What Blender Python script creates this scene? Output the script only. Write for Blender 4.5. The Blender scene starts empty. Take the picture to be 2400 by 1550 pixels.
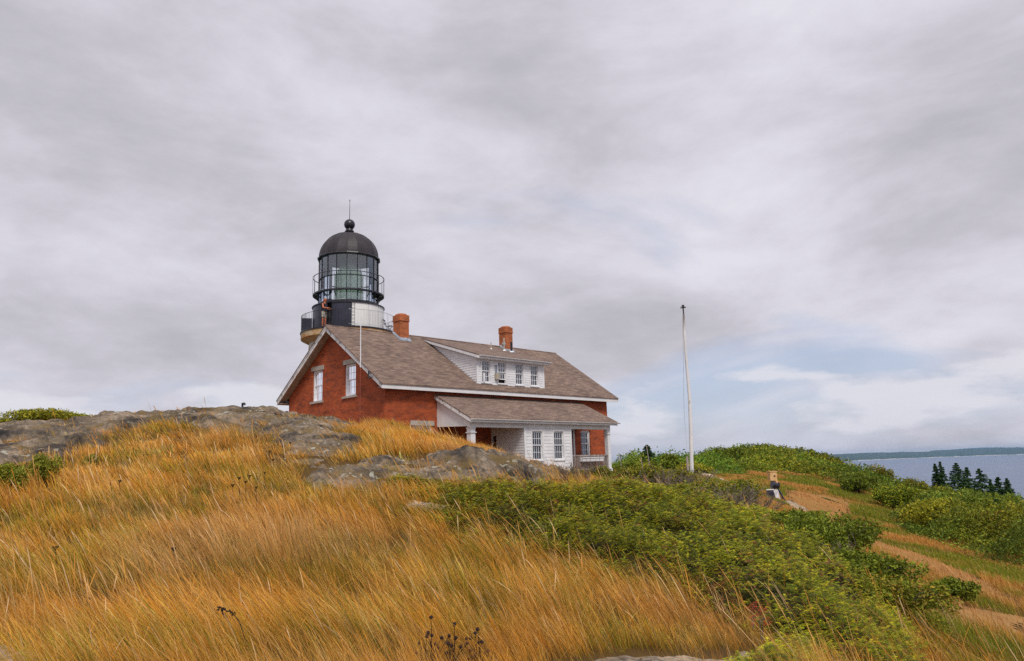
import bpy, bmesh, math
import numpy as np
from mathutils import Matrix, Vector
from mathutils.geometry import tessellate_polygon

C = bpy.context.scene.collection
rng = np.random.default_rng(7)
R = math.radians

# ------------------------------------------------------------------ camera
FPX, PITCH, ROLL = 1733.6, .1798, .0289          # focal length in pixels of a 2400 px wide frame
cam = bpy.data.cameras.new('camera')
cam.sensor_width = 36; cam.lens = FPX / 2400 * 36
cam.clip_start = .1; cam.clip_end = 40000
camo = bpy.data.objects.new('camera', cam); C.objects.link(camo)
Fw = Vector((0, math.cos(PITCH), math.sin(PITCH))); Up = Vector((0, -math.sin(PITCH), math.cos(PITCH))); Rt = Vector((1, 0, 0))
cr, sr = math.cos(ROLL), math.sin(ROLL)
Xa = Rt * cr - Up * sr; Ya = Rt * sr + Up * cr; Za = -Fw
camo.matrix_world = Matrix(((Xa.x, Ya.x, Za.x, 0), (Xa.y, Ya.y, Za.y, 0), (Xa.z, Ya.z, Za.z, 0), (0, 0, 0, 1)))
bpy.context.scene.camera = camo

# ------------------------------------------------------------------ world, sun, exposure
SUN_EL, SUN_AZ = 52, 163          # azimuth from +Y clockwise: behind the camera, slightly right
w = bpy.data.worlds.new('World'); bpy.context.scene.world = w; w.use_nodes = True
nt = w.node_tree; N = nt.nodes; L = nt.links
for n in list(N): N.remove(n)


def nd(t, tree=None, **k):
    n = (tree or nt).nodes.new(t)
    for a, b in k.items(): setattr(n, a, b)
    return n


out = nd('ShaderNodeOutputWorld'); bg = nd('ShaderNodeBackground'); bg.inputs['Strength'].default_value = .108
L.new(bg.outputs[0], out.inputs[0])
sky = nd('ShaderNodeTexSky', sky_type='NISHITA', sun_disc=False, sun_elevation=R(SUN_EL), sun_rotation=R(SUN_AZ), altitude=50)
tc = nd('ShaderNodeTexCoord'); sep = nd('ShaderNodeSeparateXYZ'); L.new(tc.outputs['Generated'], sep.inputs[0])


def mth(op, a, b=None, clamp=False):
    n = nd('ShaderNodeMath', operation=op, use_clamp=clamp)
    for i, v in enumerate((a, b)):
        if v is None: continue
        if isinstance(v, (int, float)): n.inputs[i].default_value = v
        else: L.new(v, n.inputs[i])
    return n.outputs[0]


def ramp(fac, stops, tree=None, interp='LINEAR'):
    n = nd('ShaderNodeValToRGB', tree); cr_ = n.color_ramp; cr_.interpolation = interp
    while len(cr_.elements) < len(stops): cr_.elements.new(.5)
    for e, (p, c) in zip(cr_.elements, stops):
        e.position = p; e.color = (*c, 1) if len(c) == 3 else c
    (tree or nt).links.new(fac, n.inputs[0]); return n.outputs[0]


# cloud deck: direction projected on a plane overhead, so bands close up towards the horizon
zz = mth('ADD', mth('MAXIMUM', sep.outputs[2], 0), .26)
px_ = mth('DIVIDE', sep.outputs[0], zz); py_ = mth('DIVIDE', sep.outputs[1], zz)
cmb = nd('ShaderNodeCombineXYZ'); L.new(px_, cmb.inputs[0]); L.new(py_, cmb.inputs[1])
mp = nd('ShaderNodeMapping'); mp.inputs['Rotation'].default_value = (0, 0, R(28)); mp.inputs['Scale'].default_value = (1.0, .95, 1)
mp.inputs['Location'].default_value = (3.1, 1.3, 0)
L.new(cmb.outputs[0], mp.inputs[0])


def noise(vec, scale, detail=6, rough=.5, dist=0., tree=None):
    n = nd('ShaderNodeTexNoise', tree); n.inputs['Scale'].default_value = scale; n.inputs['Detail'].default_value = detail
    n.inputs['Roughness'].default_value = rough; n.inputs['Distortion'].default_value = dist
    if vec is not None: (tree or nt).links.new(vec, n.inputs['Vector'])
    return n.outputs['Fac']


nA = noise(mp.outputs[0], .85, 9, .56, .25)
nB = noise(mp.outputs[0], 2.8, 8, .52, .1)
v2 = nd('ShaderNodeMapping'); v2.inputs['Scale'].default_value = (1, 1, 2.6); v2.inputs['Rotation'].default_value = (0, R(-14), 0); L.new(tc.outputs['Generated'], v2.inputs[0])
nC = noise(v2.outputs[0], 3.0, 10, .6, .25)
dens = mth('ADD', mth('ADD', mth('MULTIPLY', nA, .34), mth('MULTIPLY', nB, .22)), mth('MULTIPLY', nC, .44))
cloudcol = ramp(dens, [(.39, (7.1, 6.95, 7.6)), (.455, (6.45, 6.28, 6.95)), (.50, (5.85, 5.68, 6.3)), (.545, (5.2, 5.05, 5.55)), (.60, (4.6, 4.48, 4.9))])
gap = noise(mp.outputs[0], .9, 6, .5, .5)
el = sep.outputs[2]
low = mth('MULTIPLY', mth('SUBTRACT', 1, mth('MULTIPLY', el, 5.5), True), .5)
hole = ramp(mth('ADD', mth('SUBTRACT', .535, gap), mth('MULTIPLY', low, .24)), [(.13, (0, 0, 0)), (.27, (.75, .75, .75))])
# clear sky seen through the gaps
blue = nd('ShaderNodeMix', data_type='RGBA'); blue.inputs[0].default_value = .62
L.new(sky.outputs[0], blue.inputs[6]); blue.inputs[7].default_value = (4.2, 4.9, 6.9, 1)
mx = nd('ShaderNodeMix', data_type='RGBA')
L.new(hole, mx.inputs[0]); L.new(cloudcol, mx.inputs[6]); L.new(blue.outputs[2], mx.inputs[7])
# low cumulus heads standing on the horizon
v3 = nd('ShaderNodeMapping'); v3.inputs['Scale'].default_value = (1, 1, 3.2); L.new(tc.outputs['Generated'], v3.inputs[0])
cu = noise(v3.outputs[0], 5.5, 7, .55)
band = mth('MULTIPLY', ramp(el, [(.0, (.3, .3, .3)), (.03, (.85, .85, .85)), (.10, (1, 1, 1)), (.16, (.2, .2, .2))]), 1)
cum = ramp(mth('MULTIPLY', mth('ADD', cu, .08), band), [(.515, (0, 0, 0)), (.60, (.75, .75, .75))])
mx2 = nd('ShaderNodeMix', data_type='RGBA'); L.new(cum, mx2.inputs[0]); L.new(mx.outputs[2], mx2.inputs[6]); mx2.inputs[7].default_value = (7.2, 7.1, 7.6, 1)
L.new(mx2.outputs[2], bg.inputs[0])

sl = bpy.data.lights.new('sun', 'SUN'); sl.energy = 2.5; sl.angle = R(14); sl.color = (1, .95, .88)
so = bpy.data.objects.new('sun', sl); C.objects.link(so)
d = Vector((math.sin(R(SUN_AZ)) * math.cos(R(SUN_EL)), math.cos(R(SUN_AZ)) * math.cos(R(SUN_EL)), math.sin(R(SUN_EL))))
so.rotation_euler = d.to_track_quat('Z', 'Y').to_euler(); so.location = (0, -20, 60)
vs = bpy.context.scene.view_settings
vs.view_transform = 'Standard'; vs.look = 'None'; vs.exposure = 0; vs.gamma = 1
bpy.context.scene.cycles.transparent_max_bounces = 16
bpy.context.scene.cycles.volume_bounces = 0
bpy.context.scene.cycles.use_denoising = False

# ------------------------------------------------------------------ helpers
def ray(px, py):
    u, v = px - 1200, 775 - py
    u, v = u * cr + v * sr, -u * sr + v * cr
    x, y, z = u / FPX, 1., v / FPX
    c, s = math.cos(PITCH), math.sin(PITCH)
    d = np.array([x, y * c - z * s, y * s + z * c]); return d / d[1]


def W(px, py, D): return ray(px, py) * D           # the point at distance D (m) along +Y on that line of sight


def tag(o, label=None, cat=None, group=None, kind=None):
    if label: o['label'] = label
    if cat: o['category'] = cat
    if group: o['group'] = group
    if kind: o['kind'] = kind
    return o


def empty(name, loc, rz=0, **k):
    o = bpy.data.objects.new(name, None); C.objects.link(o); o.location = tuple(loc); o.rotation_euler = (0, 0, rz)
    o.empty_display_size = .2
    return tag(o, **k)


class MB:
    def __init__(s, off=(0, 0, 0)): s.v = []; s.f = []; s.off = Vector(off); s.sm = False
    def add(s, vs_, fs):
        n = len(s.v); s.v += [tuple(Vector(p) + s.off) for p in vs_]; s.f += [tuple(i + n for i in f) for f in fs]
    def box(s, a, b):
        x0, y0, z0 = a; x1, y1, z1 = b
        s.add([(x0, y0, z0), (x1, y0, z0), (x1, y1, z0), (x0, y1, z0), (x0, y0, z1), (x1, y0, z1), (x1, y1, z1), (x0, y1, z1)],
              [(3, 2, 1, 0), (4, 5, 6, 7), (0, 1, 5, 4), (1, 2, 6, 5), (2, 3, 7, 6), (3, 0, 4, 7)])
    def hexa(s, p):   # 8 corners, bottom 4 then top 4
        s.add(p, [(3, 2, 1, 0), (4, 5, 6, 7), (0, 1, 5, 4), (1, 2, 6, 5), (2, 3, 7, 6), (3, 0, 4, 7)])
    def prism(s, poly, vec):
        n = len(poly); vec = Vector(vec); p = [Vector(q) for q in poly]
        s.add(p + [q + vec for q in p], [tuple(range(n))[::-1], tuple(range(n, 2 * n))] + [(i, (i + 1) % n, n + (i + 1) % n, n + i) for i in range(n)])
    def tube(s, pts, r, n=8, cap=True):
        pts = [Vector(p) for p in pts]; rs = r if isinstance(r, (list, tuple)) else [r] * len(pts)
        vs_, fs = [], []
        for i, p in enumerate(pts):
            t = (pts[min(i + 1, len(pts) - 1)] - pts[max(i - 1, 0)]).normalized()
            a = t.cross(Vector((0, 0, 1)));
            if a.length < .05: a = t.cross(Vector((1, 0, 0)))
            a.normalize(); b = t.cross(a)
            vs_ += [p + (a * math.cos(2 * math.pi * k / n) + b * math.sin(2 * math.pi * k / n)) * rs[i] for k in range(n)]
        for i in range(len(pts) - 1):
            fs += [(i * n + k, i * n + (k + 1) % n, (i + 1) * n + (k + 1) % n, (i + 1) * n + k) for k in range(n)]
        if cap: fs += [tuple(range(n)), tuple(range((len(pts) - 1) * n, len(pts) * n))[::-1]]
        s.add(vs_, fs)
    def lathe(s, prof, n=48, a0=0, a1=2 * math.pi, c=(0, 0)):
        full = abs(a1 - a0 - 2 * math.pi) < 1e-6; m = n if full else n + 1
        vs_ = [(c[0] + r * math.cos(a0 + (a1 - a0) * k / n), c[1] + r * math.sin(a0 + (a1 - a0) * k / n), z) for r, z in prof for k in range(m)]
        fs = [(i * m + k, i * m + (k + 1) % m, (i + 1) * m + (k + 1) % m, (i + 1) * m + k) for i in range(len(prof) - 1) for k in range(n)]
        s.add(vs_, fs)
    def build(s, name, mat, parent=None, smooth=False):
        me = bpy.data.meshes.new(name); me.from_pydata(s.v, [], s.f); me.materials.append(mat)
        if smooth: me.shade_smooth()
        me.update(); o = bpy.data.objects.new(name, me); C.objects.link(o)
        if parent: o.parent = parent
        return o


def npmesh(name, V, F, mat, col=None, parent=None, smooth=False):
    V = np.asarray(V, np.float32); F = np.asarray(F, np.int32); k = F.shape[1]
    me = bpy.data.meshes.new(name); me.vertices.add(len(V)); me.vertices.foreach_set('co', V.ravel())
    me.loops.add(F.size); me.loops.foreach_set('vertex_index', F.ravel())
    me.polygons.add(len(F)); me.polygons.foreach_set('loop_start', np.arange(0, F.size, k, dtype=np.int32))
    if smooth: me.polygons.foreach_set('use_smooth', np.ones(len(F), bool))
    me.update(calc_edges=True)
    if col is not None:
        a = me.color_attributes.new('col', 'FLOAT_COLOR', 'POINT')
        c4 = np.ones((len(V), 4), np.float32); c4[:, :3] = col; a.data.foreach_set('color', c4.ravel())
    me.materials.append(mat); o = bpy.data.objects.new(name, me); C.objects.link(o)
    if parent: o.parent = parent
    return o


def vn(x, y, seed=0):
    xi = np.floor(x).astype(np.int64); yi = np.floor(y).astype(np.int64); fx = x - xi; fy = y - yi
    fx = fx * fx * fx * (fx * (fx * 6 - 15) + 10); fy = fy * fy * fy * (fy * (fy * 6 - 15) + 10)
    def h(a, b):
        n = (a * 374761393 + b * 668265263 + seed * 974634777) & 0xffffffff
        n = ((n ^ (n >> 13)) * 1274126177) & 0xffffffff
        return ((n ^ (n >> 16)) & 0xffff) / 65535.
    return (h(xi, yi) * (1 - fx) + h(xi + 1, yi) * fx) * (1 - fy) + (h(xi, yi + 1) * (1 - fx) + h(xi + 1, yi + 1) * fx) * fy


def fbm(x, y, oct=4, seed=0, g=.5):
    s = 0; a = 1; t = 0
    for i in range(oct):
        s = s + a * vn(x * 2 ** i + 13.7 * i, y * 2 ** i - 7.3 * i, seed + i); t += a; a *= g
    return s / t


def ridged(x, y, oct=4, seed=0):
    s = 0; a = 1; t = 0
    for i in range(oct):
        s = s + a * (1 - np.abs(2 * vn(x * 2 ** i + 3.1 * i, y * 2 ** i + 9.7 * i, seed + i) - 1)); t += a; a *= .5
    return s / t


# ------------------------------------------------------------------ materials
def mat(name, rough=.7, metal=0.):
    m = bpy.data.materials.new(name); m.use_nodes = True; t = m.node_tree; b = t.nodes['Principled BSDF']
    b.inputs['Roughness'].default_value = rough; b.inputs['Metallic'].default_value = metal
    return m, t, b


def objco(t, sc=(1, 1, 1)):
    c = nd('ShaderNodeTexCoord', t); m = nd('ShaderNodeMapping', t); m.inputs['Scale'].default_value = sc
    t.links.new(c.outputs['Object'], m.inputs[0]); return m.outputs[0]


def plain(name, c1, c2, scale=3, rough=.6, sc=(1, 1, 1), lo=.4, hi=.62, metal=0., bump=0., detail=6):
    m, t, b = mat(name, rough, metal)
    f = noise(objco(t, sc), scale, detail, .6, .2, t)
    t.links.new(ramp(f, [(lo, c1), (hi, c2)], t), b.inputs['Base Color'])
    if bump:
        bn = nd('ShaderNodeBump', t); bn.inputs['Strength'].default_value = bump; bn.inputs['Distance'].default_value = .02
        t.links.new(f, bn.inputs['Height']); t.links.new(bn.outputs[0], b.inputs['Normal'])
    return m


def mixc(t, f, a, b, mode='MIX'):
    n = nd('ShaderNodeMix', t, data_type='RGBA', blend_type=mode)
    for i, v in ((0, f), (6, a), (7, b)):
        if isinstance(v, (int, float)): n.inputs[i].default_value = v
        elif isinstance(v, tuple): n.inputs[i].default_value = (*v, 1)
        else: t.links.new(v, n.inputs[i])
    return n.outputs[2]


def brickmat(name, cs, bw, bh, mortar, ms, horiz, rough=.85, stain=None, var=.5):
    m, t, b = mat(name, rough)
    c = nd('ShaderNodeTexCoord', t); sp = nd('ShaderNodeSeparateXYZ', t); t.links.new(c.outputs['Object'], sp.inputs[0])
    cb = nd('ShaderNodeCombineXYZ', t)
    if horiz:      # walls: along (x+y) and up z
        a = nd('ShaderNodeMath', t, operation='ADD'); t.links.new(sp.outputs[0], a.inputs[0]); t.links.new(sp.outputs[1], a.inputs[1])
        t.links.new(a.outputs[0], cb.inputs[0]); t.links.new(sp.outputs[2], cb.inputs[1])
    else:          # roof slopes: along x and down the slope
        a = nd('ShaderNodeMath', t, operation='MULTIPLY'); a.inputs[1].default_value = 1.2
        t.links.new(sp.outputs[1], a.inputs[0]); t.links.new(sp.outputs[0], cb.inputs[0]); t.links.new(a.outputs[0], cb.inputs[1])
    bt = nd('ShaderNodeTexBrick', t); t.links.new(cb.outputs[0], bt.inputs['Vector'])
    bt.inputs['Color1'].default_value = (*cs[0], 1); bt.inputs['Color2'].default_value = (*cs[1], 1); bt.inputs['Mortar'].default_value = (*mortar, 1)
    bt.inputs['Scale'].default_value = 1; bt.inputs['Mortar Size'].default_value = ms; bt.inputs['Mortar Smooth'].default_value = .3
    bt.inputs['Brick Width'].default_value = bw; bt.inputs['Row Height'].default_value = bh; bt.inputs['Bias'].default_value = 0
    mpn = nd('ShaderNodeMapping', t); mpn.inputs['Scale'].default_value = (.55, 1.6, 1) if horiz else (1.2, 7, 1)
    t.links.new(cb.outputs[0], mpn.inputs[0])
    f1 = noise(mpn.outputs[0], 2.2 if horiz else 1.6, 8, .7, .3, t)
    dark = ramp(f1, [(.36, (.42, .40, .42)), (.5, (1, 1, 1)), (.66, (1.28, 1.22, 1.15))], t)
    colr = mixc(t, var, bt.outputs[0], dark, 'MULTIPLY')
    f2 = noise(cb.outputs[0], .45, 4, .6, 0, t)
    colr = mixc(t, .6, colr, ramp(f2, [(.35, (.75, .73, .72)), (.65, (1.15, 1.12, 1.1))], t), 'MULTIPLY')
    if stain:
        f3 = noise(mpn.outputs[0], 3.5, 5, .6, .8, t)
        colr = mixc(t, ramp(f3, [(.56, (0, 0, 0)), (.68, (.75, .75, .75))], t), colr, stain)
    t.links.new(colr, b.inputs['Base Color'])
    bn = nd('ShaderNodeBump', t); bn.inputs['Strength'].default_value = .5; bn.inputs['Distance'].default_value = .01
    t.links.new(bt.outputs[1], bn.inputs['Height']); bn.invert = True; t.links.new(bn.outputs[0], b.inputs['Normal'])
    return m


M = {}
M['brick'] = brickmat('brick', ((.44, .085, .014), (.33, .056, .012)), .21, .072, (.33, .10, .05), .006, True, stain=(.13, .045, .035), var=.75)
M['chim'] = brickmat('chimney brick', ((.50, .14, .035), (.40, .105, .03)), .21, .072, (.40, .16, .09), .007, True, var=.55)
M['shingle'] = brickmat('asphalt shingle', ((.255, .180, .140), (.158, .106, .084)), .34, .15, (.10, .065, .05), .006, False, rough=.95, var=.8)
M['white'] = plain('white paint', (.70, .70, .72), (.80, .80, .81), 2.2, .55)
def weathered(name, lo=.5, hi=.6, sc=(1, 1, 1), scale=5, under=(.20, .17, .14)):
    m, t, b = mat(name, .65)
    f = noise(objco(t, sc), scale, 8, .7, .4, t); g = noise(objco(t), 1.1, 3, .5, 0, t)
    base = ramp(g, [(.3, (.68, .67, .68)), (.7, (.80, .79, .79))], t)
    t.links.new(mixc(t, ramp(f, [(lo, (0, 0, 0)), (hi, (.85, .85, .85))], t), base, under), b.inputs['Base Color']); return m
M['peel'] = weathered('peeling white paint', .50, .60, (3, 1, 1), 3.2)
M['fascia'] = weathered('fascia paint', .62, .70, (.5, 1, 2.0), 3.0, (.38, .31, .20))
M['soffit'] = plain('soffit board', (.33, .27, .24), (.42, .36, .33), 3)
M['stone'] = plain('granite', (.34, .30, .26), (.48, .44, .39), 9, .85, bump=.3)
M['dark'] = plain('dark interior', (.02, .02, .022), (.04, .038, .04), 2, .9)
M['curtain'] = plain('curtain cloth', (.20, .20, .23), (.36, .36, .40), 4, .9, (6, 6, .5))
M['black'] = plain('black ironwork', (.010, .010, .016), (.022, .02, .028), 4, .38, bump=.1)
M['dome'] = plain('weathered black dome', (.018, .014, .018), (.042, .032, .036), 2.2, .58, (1, 1, .6), .35, .7)
M['drumdark'] = plain('dark painted plate', (.016, .018, .034), (.030, .031, .052), 1.5, .35)
M['drumwhite'] = plain('white painted plate', (.76, .75, .72), (.84, .83, .81), 1.3, .5, (1, 1, .4))
M['rust'] = plain('rust stained cement', (.52, .40, .24), (.44, .20, .06), 1.6, .85, (1, 1, 1.2), .42, .62)
M['cement'] = plain('white washed granite', (.52, .47, .38), (.62, .58, .50), 2, .85)
M['lead'] = plain('lead flashing', (.20, .24, .30), (.36, .40, .46), 6, .5)
M['tanpipe'] = plain('tan pipe', (.36, .30, .22), (.48, .42, .33), 7, .6)
M['greywood'] = plain('weathered grey wood', (.24, .19, .17), (.40, .34, .31), 5, .85, (1, 1, .3))
M['twig'] = plain('dead twigs', (.10, .07, .055), (.22, .17, .14), 6, .9)
M['wood'] = plain('raw pine', (.62, .36, .14), (.75, .50, .24), 5, .7, (2, 2, .5))
M['pole'] = weathered('pole paint', .60, .70, (6, 6, 1.2), 1.2, (.07, .06, .06))
M['skin'] = plain('skin', (.50, .15, .065), (.56, .18, .08), 6, .55)
M['vest'] = plain('navy cloth', (.018, .018, .035), (.03, .028, .05), 8, .9)
M['khaki'] = plain('khaki cloth', (.42, .39, .33), (.52, .49, .42), 8, .9)
M['cap'] = plain('orange red hair', (.34, .09, .035), (.42, .13, .05), 9, .8)
M['redcable'] = plain('red brown cable', (.30, .07, .05), (.36, .10, .07), 4, .6)
M['seed'] = plain('dry seed head', (.012, .005, .005), (.035, .014, .012), 20, .9)


def glassmat(name, gloss=.25, tint=(1, 1, 1), rough=.03):
    m = bpy.data.materials.new(name); m.use_nodes = True; t = m.node_tree
    t.nodes.remove(t.nodes['Principled BSDF']); o = t.nodes['Material Output']
    g = nd('ShaderNodeBsdfGlossy', t); g.inputs['Roughness'].default_value = rough; g.inputs[0].default_value = (.9, .93, 1, 1)
    tr = nd('ShaderNodeBsdfTransparent', t); tr.inputs[0].default_value = (*tint, 1)
    fr = nd('ShaderNodeFresnel', t); fr.inputs[0].default_value = 1.45
    a = nd('ShaderNodeMath', t, operation='ADD', use_clamp=True); a.inputs[1].default_value = gloss; t.links.new(fr.outputs[0], a.inputs[0])
    x = nd('ShaderNodeMixShader', t); t.links.new(a.outputs[0], x.inputs[0]); t.links.new(tr.outputs[0], x.inputs[1]); t.links.new(g.outputs[0], x.inputs[2])
    t.links.new(x.outputs[0], o.inputs[0]); return m
M['glass'] = glassmat('window glass', .09)
M['lantern'] = glassmat('lantern glass', .13, (.93, .97, .98))
mm, tt, bb = mat('fresnel prism glass', .12)
fz = nd('ShaderNodeTexCoord', tt); fs_ = nd('ShaderNodeSeparateXYZ', tt); tt.links.new(fz.outputs['Object'], fs_.inputs[0])
wv = nd('ShaderNodeMath', tt, operation='MULTIPLY'); wv.inputs[1].default_value = 16; tt.links.new(fs_.outputs[2], wv.inputs[0])
fr_ = nd('ShaderNodeMath', tt, operation='FRACT'); tt.links.new(wv.outputs[0], fr_.inputs[0])
tt.links.new(ramp(noise(objco(tt), 5, 6, .7, .5, tt), [(.35, (.45, .58, .42)), (.5, (.66, .78, .62)), (.62, (.90, .95, .88))], tt), bb.inputs['Base Color'])
bb.inputs['Transmission Weight'].default_value = .0
bn_ = nd('ShaderNodeBump', tt); bn_.inputs['Distance'].default_value = .03; tt.links.new(fr_.outputs[0], bn_.inputs['Height']); tt.links.new(bn_.outputs[0], bb.inputs['Normal'])
fo = tt.nodes['Material Output']; ft = nd('ShaderNodeBsdfTransparent', tt); ft.inputs[0].default_value = (.72, .88, .74, 1)
fm = nd('ShaderNodeMixShader', tt); fm.inputs[0].default_value = .55; tt.links.new(bb.outputs[0], fm.inputs[1]); tt.links.new(ft.outputs[0], fm.inputs[2]); tt.links.new(fm.outputs[0], fo.inputs[0])
M['lens'] = mm
M['ceiling'] = plain('pale ceiling paint', (.42, .46, .50), (.55, .58, .60), 2, .6)
M['galv'] = plain('galvanised steel', (.38, .38, .41), (.5, .5, .53), 4, .5)


def leafmat(name, trans=.3, rough=.6, spec=.2):
    m, t, b = mat(name, rough); o = t.nodes['Material Output']
    b.inputs['Specular IOR Level'].default_value = spec
    a = nd('ShaderNodeAttribute', t, attribute_name='col'); t.links.new(a.outputs['Color'], b.inputs['Base Color'])
    tr = nd('ShaderNodeBsdfTranslucent', t); t.links.new(a.outputs['Color'], tr.inputs[0])
    x = nd('ShaderNodeMixShader', t); x.inputs[0].default_value = trans
    t.links.new(b.outputs[0], x.inputs[1]); t.links.new(tr.outputs[0], x.inputs[2]); t.links.new(x.outputs[0], o.inputs[0]); return m
M['leaf'] = leafmat('leaves', .18)
M['grass'] = leafmat('grass blades', .22, .7, .1)
M['bark'] = plain('grey brown bark', (.09, .07, .055), (.17, .14, .12), 8, .9)


def rockmat(name, tint=1.):
    m, t, b = mat(name, .92); b.inputs['Specular IOR Level'].default_value = .15
    co = objco(t)
    base = ramp(noise(co, .9, 8, .6, .5, t), [(.36, (.04 * tint, .035 * tint, .035 * tint)), (.5, (.17 * tint, .135 * tint, .10 * tint)), (.64, (.30 * tint, .235 * tint, .175 * tint))], t)
    fine = noise(co, 9, 8, .75, .3, t)
    c1 = mixc(t, .8, base, ramp(fine, [(.38, (.42, .42, .44)), (.5, (.95, .95, .95)), (.62, (1.6, 1.52, 1.4))], t), 'MULTIPLY')
    och = noise(co, 1.7, 5, .6, .8, t); c1 = mixc(t, ramp(och, [(.50, (0, 0, 0)), (.62, (.6, .6, .6))], t), c1, (.19, .125, .04))
    vo = nd('ShaderNodeTexVoronoi', t); vo.inputs['Scale'].default_value = 5.5
    wob = nd('ShaderNodeMixRGB', t); wob.inputs[0].default_value = .3; t.links.new(co, wob.inputs[1])
    nn = nd('ShaderNodeTexNoise', t); nn.inputs['Scale'].default_value = 4; t.links.new(co, nn.inputs[0]); t.links.new(nn.outputs[1], wob.inputs[2])
    t.links.new(wob.outputs[0], vo.inputs['Vector'])
    lich = ramp(vo.outputs['Distance'], [(.2, (.9, .9, .9)), (.30, (0, 0, 0))], t)
    lm = ramp(noise(co, .7, 3, .5, 0, t), [(.45, (0, 0, 0)), (.6, (1, 1, 1))], t)
    c1 = mixc(t, mixc(t, 1., lich, lm, 'MULTIPLY'), c1, (.42, .41, .34))
    t.links.new(c1, b.inputs['Base Color'])
    bn = nd('ShaderNodeBump', t); bn.inputs['Strength'].default_value = .8; bn.inputs['Distance'].default_value = .06
    t.links.new(fine, bn.inputs['Height']); t.links.new(bn.outputs[0], b.inputs['Normal']); return m
M['rock'] = rockmat('lichened rock'); M['rock_pale'] = rockmat('pale granite', 2.3)

# ------------------------------------------------------------------ terrain function
HC = np.array([-5.896, 33.0, 3.823]); YAW = .7746; FL = 4.3      # house: near front corner of the eaves, yaw, eaves above the porch floor
cyw, syw = math.cos(YAW), math.sin(YAW)
def hw(u, v, z=0): return np.array([HC[0] + u * cyw - v * syw, HC[1] + u * syw + v * cyw, HC[2] + z])

cp = []
def g(px, py, D): cp.append(W(px, py, D))
for a in [(-300, 1560, 4.6), (0, 1620, 5), (300, 1620, 5), (600, 1620, 5), (900, 1620, 5), (1300, 1590, 5), (1700, 1600, 5), (2000, 1630, 6), (2400, 1650, 7),
          (-200, 1400, 8), (0, 1460, 7.5), (400, 1450, 7.5), (800, 1440, 7.5), (1200, 1420, 8), (1600, 1450, 7.5), (1600, 1370, 10), (1900, 1460, 8.5), (2150, 1500, 9),
          (0, 1280, 10.5), (400, 1260, 11), (800, 1290, 10.5), (1100, 1290, 10.5), (1400, 1290, 11), (1650, 1300, 11), (1850, 1340, 11), (2050, 1420, 10.5),
          (0, 1130, 14.5), (300, 1140, 15), (600, 1140, 15), (850, 1190, 13), (1100, 1195, 13.2), (1400, 1215, 13.5), (1650, 1230, 14), (1850, 1270, 13.5),
          (0, 1070, 17.5), (250, 1070, 18), (500, 1055, 18.5), (700, 1080, 18), (900, 1110, 16.5), (1100, 1138, 16), (1300, 1182, 16.5), (1500, 1172, 17.5), (1680, 1185, 18),
          (0, 1000, 22), (200, 985, 23), (370, 968, 24), (560, 966, 25), (680, 970, 26), (780, 982, 26), (880, 1003, 25), (950, 1022, 24), (1020, 1028, 24), (1100, 1050, 24), (1180, 1075, 24), (1240, 1099, 23), (1330, 1122, 22),
          (1000, 1062, 20), (850, 1045, 20), (1150, 1095, 19.5),
          (1420, 1162, 24), (1500, 1152, 28), (1560, 1120, 32), (1620, 1117, 38), (1700, 1130, 38), (1480, 1118, 40),
          (1900, 1212, 40), (2000, 1250, 34), (2100, 1300, 29), (2250, 1360, 23.5), (2400, 1420, 19), (2350, 1470, 15.5), (2250, 1470, 14.5), (2300, 1560, 10.5), (1820, 1185, 40), (1870, 1160, 48), (1960, 1215, 46),
          (2150, 1250, 44), (2300, 1310, 33), (2400, 1330, 30), (2100, 1200, 62), (2300, 1240, 52), (2400, 1260, 46), (2600, 1300, 40),
          (1500, 1118, 65), (1600, 1108, 75), (1750, 1095, 95), (1850, 1080, 125), (1930, 1100, 125), (1700, 1125, 55), (2000, 1126, 115), (2000, 1140, 75), (2100, 1145, 110), (2200, 1220, 100), (2300, 1238, 95), (2400, 1248, 90), (2700, 1250, 90),
          (1430, 1115, 90), (1750, 1082, 140), (1300, 1100, 120)]: g(*a)
for u, v, z in [(-2, 0, -3.0), (-2, 5, -2.6), (-2, 10, -2.3), (3, -3.2, -3.9), (7, -3.2, -4.35), (11, -3, -4.5), (14, -3, -4.6), (17, -2, -4.7), (8, 5, -4.6), (17, 8, -4.8), (0, 14, -3), (8, 14, -4), (17, 14, -5), (25, 5, -5.2)]:
    cp.append(hw(u, v, z))
for a, r_, z in [(180, 6, -1.7), (180, 15, -2), (180, 40, -4), (-90, 10, -1.3), (-90, 30, -1), (90, 10, -2.6), (90, 30, -6), (140, 25, -4), (-140, 25, -2), (-45, 40, 0), (-30, 50, 0), (-15, 70, 0), (0, 0.1, -1.7), (-60, 60, -4), (50, 60, -9), (70, 60, -12),
                (-120, 70, -8), (180, 90, -12), (120, 70, -14), (-40, 120, -8), (-15, 140, -6), (0, 150, -6), (15, 160, -6), (25, 160, -12), (35, 150, -17), (50, 130, -22)]:
    cp.append(np.array([math.sin(R(a)) * r_, math.cos(R(a)) * r_, z]))
cp = np.array(cp)
def tps(r2): return .5 * r2 * np.log(np.maximum(r2, 1e-9))
def warp(xy):      # compress far distances so near detail and far hills share one surface
    r = np.hypot(xy[:, 0], xy[:, 1]); s = np.log1p(r / 6.) / np.maximum(r, 1e-6)
    return xy * s[:, None] * 6
cw = warp(cp[:, :2]); n_ = len(cp)
K = tps(((cw[:, None] - cw[None]) ** 2).sum(-1)) + np.eye(n_) * 2.0
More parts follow.
